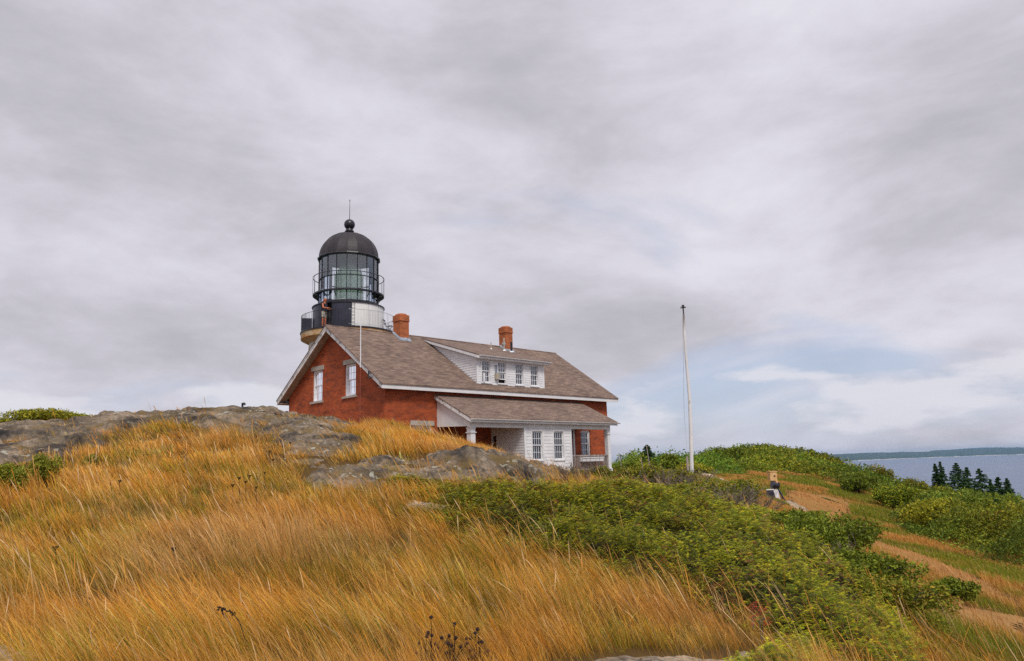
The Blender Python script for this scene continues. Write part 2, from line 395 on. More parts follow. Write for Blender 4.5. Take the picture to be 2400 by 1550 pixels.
# heights are stored as slope angle (z over distance), which stays well-behaved in the far field
dist_ = np.maximum(np.hypot(cp[:, 0], cp[:, 1]), 3.0)
P = np.c_[np.ones(n_), cw]; A = np.block([[K, P], [P.T, np.zeros((3, 3))]])
sol = np.linalg.solve(A, np.r_[cp[:, 2] / dist_, 0, 0, 0])
def hgt(x, y, detail=True):
    x = np.atleast_1d(np.asarray(x, float)); y = np.atleast_1d(np.asarray(y, float)); o = np.empty(x.size); xf, yf = x.ravel(), y.ravel()
    for i in range(0, x.size, 20000):
        q = warp(np.c_[xf[i:i + 20000], yf[i:i + 20000]])
        o[i:i + 20000] = tps(((q[:, None] - cw[None]) ** 2).sum(-1)) @ sol[:n_] + sol[n_] + q @ sol[n_ + 1:]
    r = np.hypot(xf, yf); o = o * np.maximum(r, 3.)
    if detail: o = o + (fbm(xf * .5, yf * .5, 3, 5) - .5) * .22 * np.clip(r / 8, .3, 1.2)
    t = np.clip((r - 165) / 150, 0, 1); t = t * t * (3 - 2 * t); o = o * (1 - t) + (-62) * t
    return o.reshape(x.shape)


def G(px, py, dmax=170):      # where a line of sight meets the terrain (world x, y)
    D = np.geomspace(3.5, dmax, 500); d_ = ray(px, py); P_ = d_[None] * D[:, None]
    below = P_[:, 2] < hgt(P_[:, 0], P_[:, 1], False)
    i = int(np.argmax(below)) if below.any() else len(D) - 1
    return P_[i, :2]


def poly(pts, dmax=170): return np.array([G(a, b, dmax) for a, b in pts])
def inside(x, y, pl):
    c = np.zeros(x.shape, bool); j = len(pl) - 1
    for i in range(len(pl)):
        xi, yi = pl[i]; xj, yj = pl[j]
        if yi != yj: c ^= ((yi > y) != (yj > y)) & (x < (xj - xi) * (y - yi) / (yj - yi) + xi)
        j = i
    return c
def edgedist(x, y, pl):       # distance to the outline
    dmin = np.full(x.shape, 1e9); j = len(pl) - 1
    for i in range(len(pl)):
        a, b = pl[j], pl[i]; ab = b - a; t = np.clip(((x - a[0]) * ab[0] + (y - a[1]) * ab[1]) / max(ab @ ab, 1e-9), 0, 1)
        dmin = np.minimum(dmin, np.hypot(x - a[0] - t * ab[0], y - a[1] - t * ab[1])); j = i
    return dmin


# regions on the ground
crest = [(-400, 1000, 21), (0, 985, 23), (200, 972, 24.5), (370, 950, 25.5), (560, 950, 26.5), (680, 955, 27.5), (780, 970, 27.5), (880, 990, 26.5), (935, 1003, 25.5)]
P_ledge = np.array([W(*c)[:2] for c in crest] + [G(*p) for p in [(900, 1050), (820, 1085), (760, 1110), (640, 1095), (560, 1030), (420, 1008), (330, 1018), (250, 1065), (100, 1105), (0, 1115), (-400, 1160)]])
P_outcrop = poly([(690, 1118), (720, 1095), (860, 1085), (960, 1070), (1080, 1062), (1200, 1080), (1290, 1092), (1345, 1112), (1340, 1165), (1290, 1160), (1200, 1140), (1080, 1130), (960, 1150), (860, 1155), (700, 1150)])
P_juniper = poly([(930, 1125), (1080, 1146), (1250, 1165), (1335, 1180), (1365, 1150), (1450, 1145), (1560, 1150), (1660, 1180), (1800, 1230), (1900, 1290), (1990, 1350), (2110, 1430), (2210, 1500), (2230, 1640), (1780, 1640), (1775, 1600), (1720, 1490), (1570, 1415), (1400, 1370), (1260, 1330), (1080, 1270), (960, 1215)], 30)
P_path = poly([(1840, 1150), (1920, 1150), (1990, 1175), (1995, 1205), (1960, 1225), (2060, 1270), (2160, 1303), (2260, 1345), (2330, 1385), (2400, 1422), (2400, 1434), (2300, 1402), (2200, 1358), (2080, 1305), (1980, 1268), (1930, 1240), (1860, 1205)], 60)
P_near = poly([(2160, 1415), (2280, 1425), (2420, 1455), (2420, 1500), (2300, 1490), (2190, 1450)], 60)

# ------------------------------------------------------------------ ground, water, far hills
ths = np.r_[np.linspace(-math.pi, -.78, 90, endpoint=False), np.linspace(-.78, .78, 420, endpoint=False), np.linspace(.78, math.pi, 90, endpoint=False)]
rs = np.r_[.5, np.geomspace(1.5, 320, 330)]
TH, RR = np.meshgrid(ths, rs); gx = np.sin(TH) * RR; gy = np.cos(TH) * RR; gz = hgt(gx, gy)
nr, na = gx.shape; idx = np.arange(nr * na).reshape(nr, na); nx_ = np.roll(idx, -1, 1)
F = np.stack([idx[:-1], nx_[:-1], nx_[1:], idx[1:]], -1).reshape(-1, 4)[:, ::-1]
V = np.stack([gx, gy, gz], -1).reshape(-1, 3)
V = np.vstack([V, [[0, 0, V[:na, 2].mean()]]])
fl = V[:, 0], V[:, 1]
thatch = np.array([.30, .17, .05]); grn = np.array([.09, .12, .025]); soil = np.array([.13, .085, .045])
nA_ = fbm(fl[0] * .8, fl[1] * .8, 4, 9)[:, None]
col = (soil * (1 - nA_) + thatch * nA_) * (.45 + .55 * np.clip((np.hypot(*fl)[:, None] - 20) / 15, 0, 1))  # near soil darkened: shade between grass tufts put into the colour
rad_ = np.hypot(*fl)[:, None]; farm = np.clip((rad_ - 42) / 15, 0, 1); col = col * (1 - farm) + grn * .4 * farm  # far green darkened, painting the shade in gaps between shrubs
M['ground'] = leafmat('soil and thatch', 0., .95, .05)
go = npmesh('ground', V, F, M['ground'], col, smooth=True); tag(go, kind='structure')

m, t, b = mat('sea water', .30); b.inputs['Base Color'].default_value = (.085, .125, .19, 1); b.inputs['Specular IOR Level'].default_value = .5
bn = nd('ShaderNodeBump', t); bn.inputs['Strength'].default_value = 1; bn.inputs['Distance'].default_value = 2.2
t.links.new(noise(objco(t, (1, .5, 1)), .02, 9, .68, .2, t), bn.inputs['Height']); t.links.new(bn.outputs[0], b.inputs['Normal'])
foam = ramp(noise(objco(t, (1, .35, 1)), .011, 8, .7, .6, t), [(.64, (0, 0, 0)), (.72, (.5, .5, .5))], t)
t.links.new(mixc(t, foam, (.04, .085, .18), (.6, .62, .66)), b.inputs['Base Color'])
SEA = -52.
mb = MB(); mb.box((-17000, -17000, SEA - 3), (17000, 17000, SEA)); tag(mb.build('water', m), kind='structure')

m, t, b = mat('far wooded coast', .95)
cz_ = nd('ShaderNodeTexCoord', t); sx = nd('ShaderNodeSeparateXYZ', t); t.links.new(cz_.outputs['Object'], sx.inputs[0])
hz_ = nd('ShaderNodeMath', t, operation='MULTIPLY_ADD'); hz_.inputs[1].default_value = 1 / 16.; hz_.inputs[2].default_value = -SEA / 16.
t.links.new(sx.outputs[2], hz_.inputs[0])
nsh = noise(objco(t), .004, 6, .6, 0, t); ad = nd('ShaderNodeMath', t, operation='ADD'); t.links.new(hz_.outputs[0], ad.inputs[0]); t.links.new(nsh, ad.inputs[1])
t.links.new(ramp(ad.outputs[0], [(.60, (.62, .56, .48)), (.74, (.30, .28, .22)), (.84, (.022, .05, .045)), (1.0, (.035, .065, .05))], t), b.inputs['Base Color'])
M['coast'] = m
def coast(name, pts, depth, hfun, seed):
    pts = np.array(pts); n = 260; tt_ = np.linspace(0, len(pts) - 1, n)
    cx_ = np.interp(tt_, range(len(pts)), pts[:, 0]); cy_ = np.interp(tt_, range(len(pts)), pts[:, 1])
    d_ = np.c_[cx_, cy_] / np.hypot(cx_, cy_)[:, None]; rows = 26; VV = []
    for j in range(rows):
        f_ = j / (rows - 1); jit = (fbm(tt_ * 9, tt_ * 0 + 3, 4, seed) - .5) * 500
        x = cx_ + d_[:, 0] * (depth * f_ + jit); y = cy_ + d_[:, 1] * (depth * f_ + jit)
        z = SEA - 2 + hfun(tt_ / (len(pts) - 1)) * (math.sin(math.pi * min(f_, .98)) ** .7 if f_ < .5 else 1) * (.75 + .5 * fbm(x * .0012, y * .0012, 4, seed + 3)) * (1 if j else 0)
        z = z + (fbm(x * .02, y * .02, 3, seed + 5) - .5) * 9 * (j > 1)
        VV.append(np.c_[x, y, z])
    VV = np.vstack(VV); I = np.arange(rows * n).reshape(rows, n)
    Ff = np.stack([I[:-1, :-1], I[:-1, 1:], I[1:, 1:], I[1:, :-1]], -1).reshape(-1, 4)
    tag(npmesh(name, VV, Ff, M['coast'], smooth=True), kind='structure')
def wp(px, D): d_ = ray(px, 1060); return d_[:2] * D
coast('hills', [wp(1780, 6200), wp(1930, 6300), wp(2000, 6900), wp(2150, 8200), wp(2260, 9000), wp(2400, 9300), wp(2900, 9500)], 2600, lambda s: 56 + 26 * s, 3)
coast('hills', [wp(2180, 11500), wp(2300, 11300), wp(2400, 11200), wp(3000, 11000)], 2200, lambda s: 92 + 14 * np.sin(s * 5), 21)

# ------------------------------------------------------------------ bedrock
def facets(x, y, seed, jit=.9):
    xi = np.floor(x); yi = np.floor(y); best = np.full(x.shape, 9.); out_ = np.zeros(x.shape); sec = np.full(x.shape, 9.)
    for ox in (-1, 0, 1):
        for oy in (-1, 0, 1):
            cx_, cy_ = xi + ox, yi + oy; hh_ = lambda k: vn(cx_ * 1. + .0, cy_ * 1. + .0, seed + k)
            px__ = cx_ + .5 + (hh_(1) - .5) * jit; py__ = cy_ + .5 + (hh_(2) - .5) * jit; d_ = np.hypot(x - px__, y - py__)
            hv = hh_(3) - .5 + (hh_(4) - .5) * 1.6 * (x - px__) + (hh_(5) - .5) * 1.6 * (y - py__)
            nb_ = d_ < best; sec = np.where(nb_, best, np.minimum(sec, d_)); out_ = np.where(nb_, hv, out_); best = np.where(nb_, d_, best)
    return out_, np.clip((sec - best) * 6, 0, 1)
def rock(name, pl, mat_, res, lift, amp, label, seed=0, boulders=(), fall=1.2, fs=1.):
    x0, y0 = pl.min(0) - .6; x1, y1 = pl.max(0) + .6
    xs = np.arange(x0, x1, res); ys = np.arange(y0, y1, res); X, Y = np.meshgrid(xs, ys)
    ins = inside(X, Y, pl); e = edgedist(X, Y, pl); e = np.where(ins, e, -e) + (fbm(X * 1.3, Y * 1.3, 4, seed + 40) - .5) * .9
    m_ = np.clip((e + .25) / fall, 0, 1); m_ = m_ * m_ * (3 - 2 * m_)
    Z = hgt(X, Y) - .35 + m_ * (.35 + lift + amp * (ridged(X * .55 * fs, Y * .9 * fs, 4, seed) - .55) * 1.6 + amp * .55 * (fbm(X * 2.6 * fs, Y * 2.6 * fs, 4, seed + 9) - .5) + .05 * (fbm(X * 9, Y * 9, 3, seed + 2) - .5))
    fa, fe = facets(X * 1.0 * fs + fbm(X, Y, 3, 8) * .8, Y * 1.7 * fs, seed + 60); fb, _ = facets(X * 3.3 * fs, Y * 4.5 * fs, seed + 61)
    Z = Z + m_ * (amp * .75 * fa + amp * .22 * fb - amp * .30 * (1 - fe))
    st = ridged(X * .35 * fs + Y * .1, Y * .5 * fs, 3, seed + 77); Z = Z - m_ * amp * 1.1 * np.clip((st - .80) * 8, 0, 1)
    for bx, by, rx, ry, hh, rot in boulders:
        c, s = math.cos(rot), math.sin(rot); a = ((X - bx) * c + (Y - by) * s) / rx; b_ = (-(X - bx) * s + (Y - by) * c) / ry
        q = np.clip(1 - a * a - b_ * b_, 0, 1); Z = Z + hh * q ** .45 * (1 + .25 * (fbm(X * 3, Y * 3, 3, seed + 5) - .5))
    keep = e > -.45; I = np.arange(X.size).reshape(X.shape)
    Ff = np.stack([I[:-1, :-1], I[:-1, 1:], I[1:, 1:], I[1:, :-1]], -1).reshape(-1, 4)
    k = keep.ravel()[Ff].all(1); Ff = Ff[k]
    used = np.unique(Ff); mp_ = np.zeros(X.size, int); mp_[used] = range(len(used))
    o = npmesh(name, np.stack([X, Y, Z], -1).reshape(-1, 3)[used], mp_[Ff], mat_, smooth=True)
    return tag(o, label, 'rock')
rock('rock_ledge', P_ledge, M['rock'], .09, .10, .19, 'long grey lichened ledge forming the skyline left of the brick house', 3)
bpt = W(1140, 1068, 18.6)
rock('rock_outcrop', P_outcrop, M['rock'], .055, .04, .17, 'rough grey outcrop with a rounded hump in front of the white porch', 11,
     boulders=[(bpt[0], bpt[1], 1.5, .8, .36, .25)], fall=.7, fs=1.5)
P_slab = poly([(1290, 1552), (1420, 1538), (1560, 1535), (1700, 1538), (1800, 1552), (1850, 1640), (1250, 1640)])
rock('rock_slab', P_slab, M['rock_pale'], .03, .02, .04, 'pale bare rock slab at the bottom edge below the golden grass', 21, fall=.25)
P_cor = poly([(-80, 1535), (5, 1545), (35, 1565), (40, 1640), (-200, 1640)])
rock('rock_slab', P_cor, M['rock_pale'], .03, .05, .02, 'pale smooth stone corner at the lower left edge of the picture', 31, fall=.2)
for px, py, D, r_, lb in [(1870, 1212, 41, .75, 'low pale grey stone lying on the dry path'), (1660, 1108, 46, 1.6, 'flat grey rock showing in orange grass right of the white pole'), (1000, 1183, 13.2, .45, 'small grey stone half buried between golden grass and juniper')]:
    c = W(px, py, D); ang = np.linspace(0, 2 * np.pi, 14, endpoint=False); rad = r_ * (1 + .2 * np.sin(ang * 3 + px))
    rock('stone', np.c_[c[0] + np.cos(ang) * rad, c[1] + np.sin(ang) * rad * .8], M['rock_pale'], r_ / 14, r_ * .28, r_ * .1, lb, int(px), fall=r_ * .8)

# the path: dry trodden sheet lying just over the ground
def sheet(name, pl, res, c1, c2, lift):
    x0, y0 = pl.min(0); x1, y1 = pl.max(0); X, Y = np.meshgrid(np.arange(x0, x1, res), np.arange(y0, y1, res))
    e = np.where(inside(X, Y, pl), 1, -1) * edgedist(X, Y, pl) + (fbm(X * .7, Y * .7, 4, 3) - .5) * 1.6
    I = np.arange(X.size).reshape(X.shape); Ff = np.stack([I[:-1, :-1], I[:-1, 1:], I[1:, 1:], I[1:, :-1]], -1).reshape(-1, 4)
    Ff = Ff[(e.ravel() > 0)[Ff].all(1)]; used = np.unique(Ff); mp_ = np.zeros(X.size, int); mp_[used] = range(len(used))
    f_ = fbm(X * 1.7, Y * 1.7, 5, 8).ravel()[used][:, None]
    o = npmesh(name, np.c_[X.ravel()[used], Y.ravel()[used], (hgt(X, Y) + lift).ravel()[used]], mp_[Ff], M['ground'], np.array(c1) * f_ + np.array(c2) * (1 - f_), smooth=True)
    tag(o, kind='structure')
sheet('path', P_path, .22, (.40, .20, .07), (.22, .13, .035), .015)
sheet('path', P_near, .15, (.42, .23, .09), (.24, .14, .045), .015)

# ------------------------------------------------------------------ grass
def pick(cols, n, w=None):
    c = np.array(cols); i = rng.choice(len(c), n, p=w); return c[i] * (1 + rng.normal(0, .12, (n, 1)))
def blades(name, x, y, h, wd, root, tip, lean, label=None, segs=4, curve=.5, head=None, hfrac=.2, zoff=0., cat='grass'):
    n = len(x); z = hgt(x, y) + zoff - .03
    la = rng.normal(math.pi, .65, n); lm = h * np.abs(rng.normal(lean, .2, n))
    dx = np.cos(la) * lm; dy = np.sin(la) * lm * .9; yaw = rng.uniform(-.9, .9, n)
    wx = np.cos(yaw) * wd / 2; wy = np.sin(yaw) * wd / 2
    V = np.empty((n, 2 * (segs + 1), 3)); Cc = np.empty((n, 2 * (segs + 1), 3)); hd = rng.random(n) < hfrac
    for k in range(segs + 1):
        t = k / segs; bx = dx * (t * .45 + t * t * .55); by = dy * (t * .45 + t * t * .55); bz = h * (t - .28 * lean * t ** 3)
        wk = np.where(hd & (t > .7), 2.0, 1 - .8 * t) * (1 if t < 1 else .35)
        V[:, 2 * k] = np.c_[x + bx - wx * wk, y + by - wy * wk, z + bz]; V[:, 2 * k + 1] = np.c_[x + bx + wx * wk, y + by + wy * wk, z + bz]
        s = min(1, t * 1.5); cc = root * (1 - s) + tip * s
        if head is not None and t > .7: cc = np.where(hd[:, None], head, cc)
        Cc[:, 2 * k] = cc; Cc[:, 2 * k + 1] = cc
    b0 = (np.arange(n) * 2 * (segs + 1))[:, None, None]
    q = np.array([[2 * k, 2 * k + 1, 2 * k + 3, 2 * k + 2] for k in range(segs)])[None]
    o = npmesh(name, V.reshape(-1, 3), (b0 + q).reshape(-1, 4), M['grass'], Cc.reshape(-1, 3))
    return tag(o, label, cat, kind='stuff')
def polar(n, r0, r1, a0=-.8, a1=.72, p=1.):
    r = r0 + (r1 - r0) * rng.random(n) ** p; a = rng.uniform(a0, a1, n); return np.sin(a) * r, np.cos(a) * r, r

GOLD = [(.78, .33, .045), (.84, .41, .09), (.74, .28, .03), (.80, .44, .14), (.64, .28, .035)]
hx = HC[:2]
cangs = [math.atan2(*W(*c_)[:2]) for c_ in crest]; cds = [W(*c_)[1] for c_ in crest]
P_bare = np.array([W(*q)[:2] for q in [(1235, 1125, 18), (1330, 1150, 17), (1500, 1155, 17), (1560, 1140, 34), (1400, 1120, 34), (1240, 1095, 25)]])
def grass_prob(x, y):
    inR = inside(x, y, P_ledge); eL = edgedist(x, y, P_ledge); inO = inside(x, y, P_outcrop); inJ = inside(x, y, P_juniper); eJ = edgedist(x, y, P_juniper); inS = inside(x, y, P_slab) | inside(x, y, P_cor)
    right = (x > np.interp(y, [4, 8, 11, 14, 18, 24], [1.9, 3.4, 3.2, 2.2, 1.7, 2.2])) & ~inJ; q = fbm(x * 3.1, y * 3.1, 3, 52)
    p = np.ones(len(x)); p = np.where(inR, np.clip(.55 - eL * .16, .02, 1) * (q > .52), p)
    p = np.where((y > np.interp(np.arctan2(x, y), cangs, cds) - .8) & (x < -4), 0, p)
    p = np.where(inO, .06 * (q > .55), p); p = np.where(inJ, np.where(eJ < .8, .5, np.where(np.hypot(x, y) < 8.5, .30, .07)), p); p = np.where(inS, 0, p)
    p = np.where(right, np.where(y > 11, 0, .6), p) * np.clip(.15 + (q - .36) * 4.5, .05, 1)
    p = np.where(inside(x, y, P_bare), .05, p)
    lu = (x - hx[0]) * cyw + (y - hx[1]) * syw; lv = -(x - hx[0]) * syw + (y - hx[1]) * cyw
    return np.where((lu > .2) & (lv > -2.4), 0, p), inR, inJ, right
def tufts(name, nt_, mb_, label, hsc, wsc, palette, roots, stray=.10, lean0=.42, r1=30, seedhead=.05, spread=.06):
    x, y, r = polar(nt_, 4.2, r1, p=.9); p, inR, inJ, right = grass_prob(x, y); k = rng.random(len(x)) < p
    x, y, r, inR, right = x[k], y[k], r[k], inR[k], right[k]; n = len(x)
    big = fbm(x * .45, y * .45, 3, 51); mid = fbm(x * 1.6, y * 1.6, 3, 53)
    ht = (.14 + .42 * np.clip(big * 1.3 + mid * .6 - .35, 0, 1)) * rng.uniform(.6, 1.3, n) * np.where(inR, .6, 1) * np.where(right, .6, 1) * hsc
    oli = np.clip((fbm(x * .7 + 4, y * .7, 3, 61) - .48) * 3, 0, .5); isol = rng.random(n) < np.where(right, .65, oli)
    c = pick(palette, n); co = pick([(.30, .24, .018), (.22, .21, .014), (.40, .27, .02), (.15, .16, .015)], n); c = np.where(isol[:, None], co, c)
    c = c * (.62 + .95 * fbm(x * 1.1 + 9, y * 1.1, 3, 71))[:, None] * rng.uniform(.75, 1.2, (n, 1))
    lt_ = np.clip((fbm(x * .3 + 30, y * .3, 2, 75) - .5) * 4, 0, 1)[:, None]; c = c * (1 - .45 * lt_) + np.array([.66, .42, .20]) * .45 * lt_
    rc = pick(roots, n)
    wa = math.pi + (fbm(x * .35, y * .35, 2, 77) - .5) * 1.5; wl_ = lean0 * (.35 + 1.5 * fbm(x * .6, y * .6, 2, 78))
    rep = lambda a: np.repeat(a, mb_, 0)
    N_ = n * mb_; ra = rng.uniform(0, 2 * np.pi, N_); rr = np.abs(rng.normal(0, 1, N_)) * spread * (1 + rep(r) * .06)
    X = rep(x) + np.cos(ra) * rr; Y = rep(y) + np.sin(ra) * rr; H = rep(ht) * rng.uniform(.45, 1.15, N_)
    LX = np.cos(rep(wa)) * rep(wl_) + np.cos(ra) * .30 * rng.random(N_); LY = np.sin(rep(wa)) * rep(wl_) + np.sin(ra) * .30 * rng.random(N_)
    st_ = rng.random(N_) < stray; sa = rng.uniform(0, 2 * np.pi, N_); sl_ = rng.uniform(.4, 1.1, N_); LX = np.where(st_, np.cos(sa) * sl_, LX); LY = np.where(st_, np.sin(sa) * sl_, LY)
    tip = rep(c) * rng.uniform(.8, 1.2, (N_, 1)); dk = rng.random(N_) < .035; tip[dk] = (.09, .04, .02)
    pale = rng.random(N_) < .05; tip[pale] = np.array([.74, .50, .26])
    return blades2(name, X, Y, H, rep(np.maximum(.0026, r * .00052)) * rng.uniform(.6, 1.5, N_) * wsc, LX, LY, rep(rc), np.clip(tip, .004, .85), label, seedhead)
def blades2(name, x, y, h, wd, lx, ly, root, tip, label, headf, segs=4, hw_=1.5):
    n = len(x); z = hgt(x, y) - .03; yaw = rng.uniform(-1.2, 1.2, n); wx = np.cos(yaw) * wd / 2; wy = np.sin(yaw) * wd / 2
    L_ = np.hypot(lx, ly); V = np.empty((n, 2 * segs + 1, 3), np.float32); Cc = np.empty((n, 2 * segs + 1, 3), np.float32); hd = rng.random(n) < headf; cv = rng.uniform(.2, 1.0, n)
    for k in range(segs + 1):
        t = k / segs; s_ = t * (1 - cv * .55) + t * t * cv * .55; bx = lx * h * s_; by = ly * h * s_; bz = h * (t - .30 * L_ * cv * t ** 3) / np.sqrt(1 + L_ * L_ * .5)
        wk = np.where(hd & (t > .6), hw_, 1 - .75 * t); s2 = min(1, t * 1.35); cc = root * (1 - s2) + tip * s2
        if k == segs: V[:, 2 * k] = np.c_[x + bx, y + by, z + bz]; Cc[:, 2 * k] = cc
        else:
            V[:, 2 * k] = np.c_[x + bx - wx * wk, y + by - wy * wk, z + bz]; V[:, 2 * k + 1] = np.c_[x + bx + wx * wk, y + by + wy * wk, z + bz]; Cc[:, 2 * k] = cc; Cc[:, 2 * k + 1] = cc
    m = 2 * segs + 1; tr = []
    for k in range(segs - 1): tr += [[2 * k, 2 * k + 1, 2 * k + 3], [2 * k, 2 * k + 3, 2 * k + 2]]
    tr += [[2 * segs - 2, 2 * segs - 1, 2 * segs]]
    F_ = (np.arange(n) * m)[:, None, None] + np.array(tr)[None]
    return tag(npmesh(name, V.reshape(-1, 3), F_.reshape(-1, 3), M['grass'], Cc.reshape(-1, 3)), label, 'grass', kind='stuff')
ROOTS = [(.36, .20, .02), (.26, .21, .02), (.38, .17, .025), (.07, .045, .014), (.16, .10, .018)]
def tufts_at(name, pl, nt_, mb_, label, hsc):
    global polar, grass_prob
    p0, g0 = polar, grass_prob
    def pol(n, r0, r1, p=.9):
        x = rng.uniform(pl[:, 0].min(), pl[:, 0].max(), n); y = rng.uniform(pl[:, 1].min(), pl[:, 1].max(), n); return x, y, np.hypot(x, y)
    def gp(x, y): f_ = np.zeros(len(x), bool); return inside(x, y, pl) * 1., f_, f_, f_
    polar, grass_prob = pol, gp; tufts(name, nt_, mb_, label, hsc, 1., GOLD, ROOTS); polar, grass_prob = p0, g0
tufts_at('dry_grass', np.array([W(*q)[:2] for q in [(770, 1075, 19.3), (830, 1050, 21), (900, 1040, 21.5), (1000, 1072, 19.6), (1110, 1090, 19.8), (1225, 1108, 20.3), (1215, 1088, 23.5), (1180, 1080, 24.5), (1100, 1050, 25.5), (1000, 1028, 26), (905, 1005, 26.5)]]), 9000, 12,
         'strip of tall golden grass between rock ledge, outcrop and the white porch', .85)
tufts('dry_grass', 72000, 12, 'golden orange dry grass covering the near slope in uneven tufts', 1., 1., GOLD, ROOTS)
# long stalks with seed heads
x, y, r = polar(8500, 5, 27, a1=.62); p, inR, inJ, right = grass_prob(x, y)
k = (rng.random(len(x)) < np.clip(p, 0, 1) * np.where(inR, .5, 1) * np.where(right, .35, 1)) | (inJ & (rng.random(len(x)) < .10)); x, y, r = x[k], y[k], r[k]; n = len(x)
wa = math.pi + (fbm(x * .35, y * .35, 2, 77) - .5) * 2.6 + rng.normal(0, .5, n); wl_ = rng.uniform(.15, .75, n)
blades2('grass_stalks', x, y, rng.uniform(.35, .80, n) * np.where(fbm(x * .4, y * .4, 2, 79) > .5, 1.1, .8), np.maximum(.0024, r * .00050), np.cos(wa) * wl_, np.sin(wa) * wl_, pick([(.38, .22, .04)], n),
        pick([(.70, .40, .14), (.66, .31, .06), (.72, .50, .28), (.50, .28, .06)], n), 'long seed stalks bending above the golden grass', .7, 6, 2.0)

# short turf and tawny grass round the path
x, y, r = polar(330000, 12, 95, a0=.05, a1=.72, p=.9); e1 = edgedist(x, y, P_path); i1 = inside(x, y, P_path) | inside(x, y, P_near)
k = ~i1 | (rng.random(len(x)) < .45 + 1.2 * (fbm(x * .9, y * .9, 3, 84) - .4)); k &= ~inside(x, y, P_juniper) & ~inside(x, y, P_outcrop); k &= hgt(x, y, False) < -.3
k &= (rng.random(len(x)) < np.clip(1.25 - (r - 75) / 15, 0, 1)); x, y, r, e1, i1 = x[k], y[k], r[k], e1[k], i1[k]; n = len(x)
gm = np.clip((fbm(x * .25, y * .25, 3, 81) - .42) * 7, 0, 1)[:, None]
gm = gm * ~i1[:, None]
tip = np.where(i1[:, None], pick([(.66, .38, .18), (.56, .28, .10), (.62, .31, .09)], n), pick([(.60, .29, .06), (.50, .22, .04), (.60, .34, .11)], n)) * (1 - gm) + pick([(.15, .21, .016), (.24, .25, .02), (.30, .25, .03)], n) * gm
blades('tawny_grass', x, y, (.16 + .45 * np.clip(fbm(x * .3, y * .3, 2, 83) - .25, 0, 1)) * rng.uniform(.5, 1.2, n) * np.where(i1, .5 + .5 * (rng.random(n) < .15), 1), np.maximum(.005, r * .0008), tip * .6, tip, .35,
       'tawny and green grass growing along the dry path', segs=3, head=np.array([.7, .42, .18]), hfrac=.06)

# ------------------------------------------------------------------ leafy growth
def leaves(cx_, cy_, cz2, size, colr, flat=.0):
    """one small folded leaf card per centre, random facing"""
    n = len(cx_); d_ = rng.normal(0, 1, (n, 3)); d_[:, 2] *= (1 - flat); d_ /= np.linalg.norm(d_, axis=1)[:, None]
    e = np.cross(d_, rng.normal(0, 1, (n, 3))); e /= np.linalg.norm(e, axis=1)[:, None]
    c = np.c_[cx_, cy_, cz2]; s = (size * rng.uniform(.6, 1.3, n))[:, None]
    V = np.stack([c - d_ * s, c + e * s * .45, c + d_ * s, c - e * s * .45], 1).reshape(-1, 3)
    return V, np.arange(4 * n).reshape(n, 4), np.repeat(colr, 4, 0)
def sprays(x, y, z, size, colr, droop=.35, k=7):
    """a feathery shoot: arching stem with short needles on both sides"""
    n = len(x); a = rng.normal(.2, 1.5, n); up = rng.uniform(.25, 1.1, n)
    V = []; Fc = []; Cc = []; base = 0
    dx, dy = np.cos(a), np.sin(a)
    for j in range(k):
        t0 = (j + .2) / k
        for s in (-1, 1):
            bx = x + dx * size * t0 * .8; by = y + dy * size * t0 * .8; bz = z + size * (up * t0 - droop * t0 * t0 * 1.6)
            l = size * .34 * (1 - .6 * t0); ex = dx * l * .75 - s * dy * l * .8; ey = dy * l * .75 + s * dx * l * .8; ez = l * rng.uniform(-.1, .5, n)
            w_ = size * .05
            V.append(np.stack([np.c_[bx - dx * w_, by - dy * w_, bz], np.c_[bx + dx * w_, by + dy * w_, bz + w_ * .5], np.c_[bx + ex, by + ey, bz + ez]], 1))
            Cc.append(np.repeat((colr * (.45 + 1.0 * t0))[:, None], 3, 1))  # lighter tips; dark shoot bases carry painted shade
    V = np.concatenate(V, 1).reshape(-1, 3); Cc = np.concatenate(Cc, 1).reshape(-1, 3)
    return V, np.arange(len(V)).reshape(-1, 3), Cc

# juniper: low mounded evergreen mat
x, y, r = polar(240000, 5, 24, a0=-.25, a1=.62, p=.8)
wob = (fbm(x * 1.2, y * 1.2, 3, 90) - .5) * 1.6
e = np.where(inside(x, y, P_juniper), 1, -1) * edgedist(x, y, P_juniper) + wob
k = e > 0; x, y, r, e = x[k], y[k], r[k], e[k]
def jh(x, y, e):
    m = np.clip(e / .8, 0, 1)
    m = m * np.clip(1.25 - (np.hypot(x, y) - 8) * .075, .42, .85)
    return m * (.02 + .80 * np.abs(fbm(x * 1.3, y * 1.9, 3, 91) - .25) + .40 * (1 - np.abs(2 * fbm(x * 2.6, y * 3.4, 2, 92) - 1)) ** 1.5)
k = rng.random(len(x)) < np.clip((fbm(x * 2.1, y * 3.2, 3, 98) - .38) * 8, .20, 1); x, y, r, e = x[k], y[k], r[k], e[k]; n = len(x)
dep = rng.random(n) ** 1.6
z = hgt(x, y) + jh(x, y, e) * (1 - .55 * dep)
patch = fbm(x * .8, y * .8, 3, 97)[:, None]
cj = pick([(.31, .31, .006), (.19, .24, .005), (.50, .42, .010), (.07, .10, .005)], n, [.35, .3, .2, .15]) * (.65 + .75 * patch)
br = rng.random(n) < np.clip((fbm(x * 1.9, y * 1.9, 2, 99) - .62) * 3, .015, .6); cj[br] = pick([(.26, .10, .03), (.30, .06, .02), (.20, .12, .05)], br.sum())
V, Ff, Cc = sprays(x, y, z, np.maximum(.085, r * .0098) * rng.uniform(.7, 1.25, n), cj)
jo = npmesh('juniper', V, Ff, M['leaf'], Cc); tag(jo, 'low spreading juniper mat, deep green with rusty tips, between golden grass and path', 'juniper', kind='stuff')

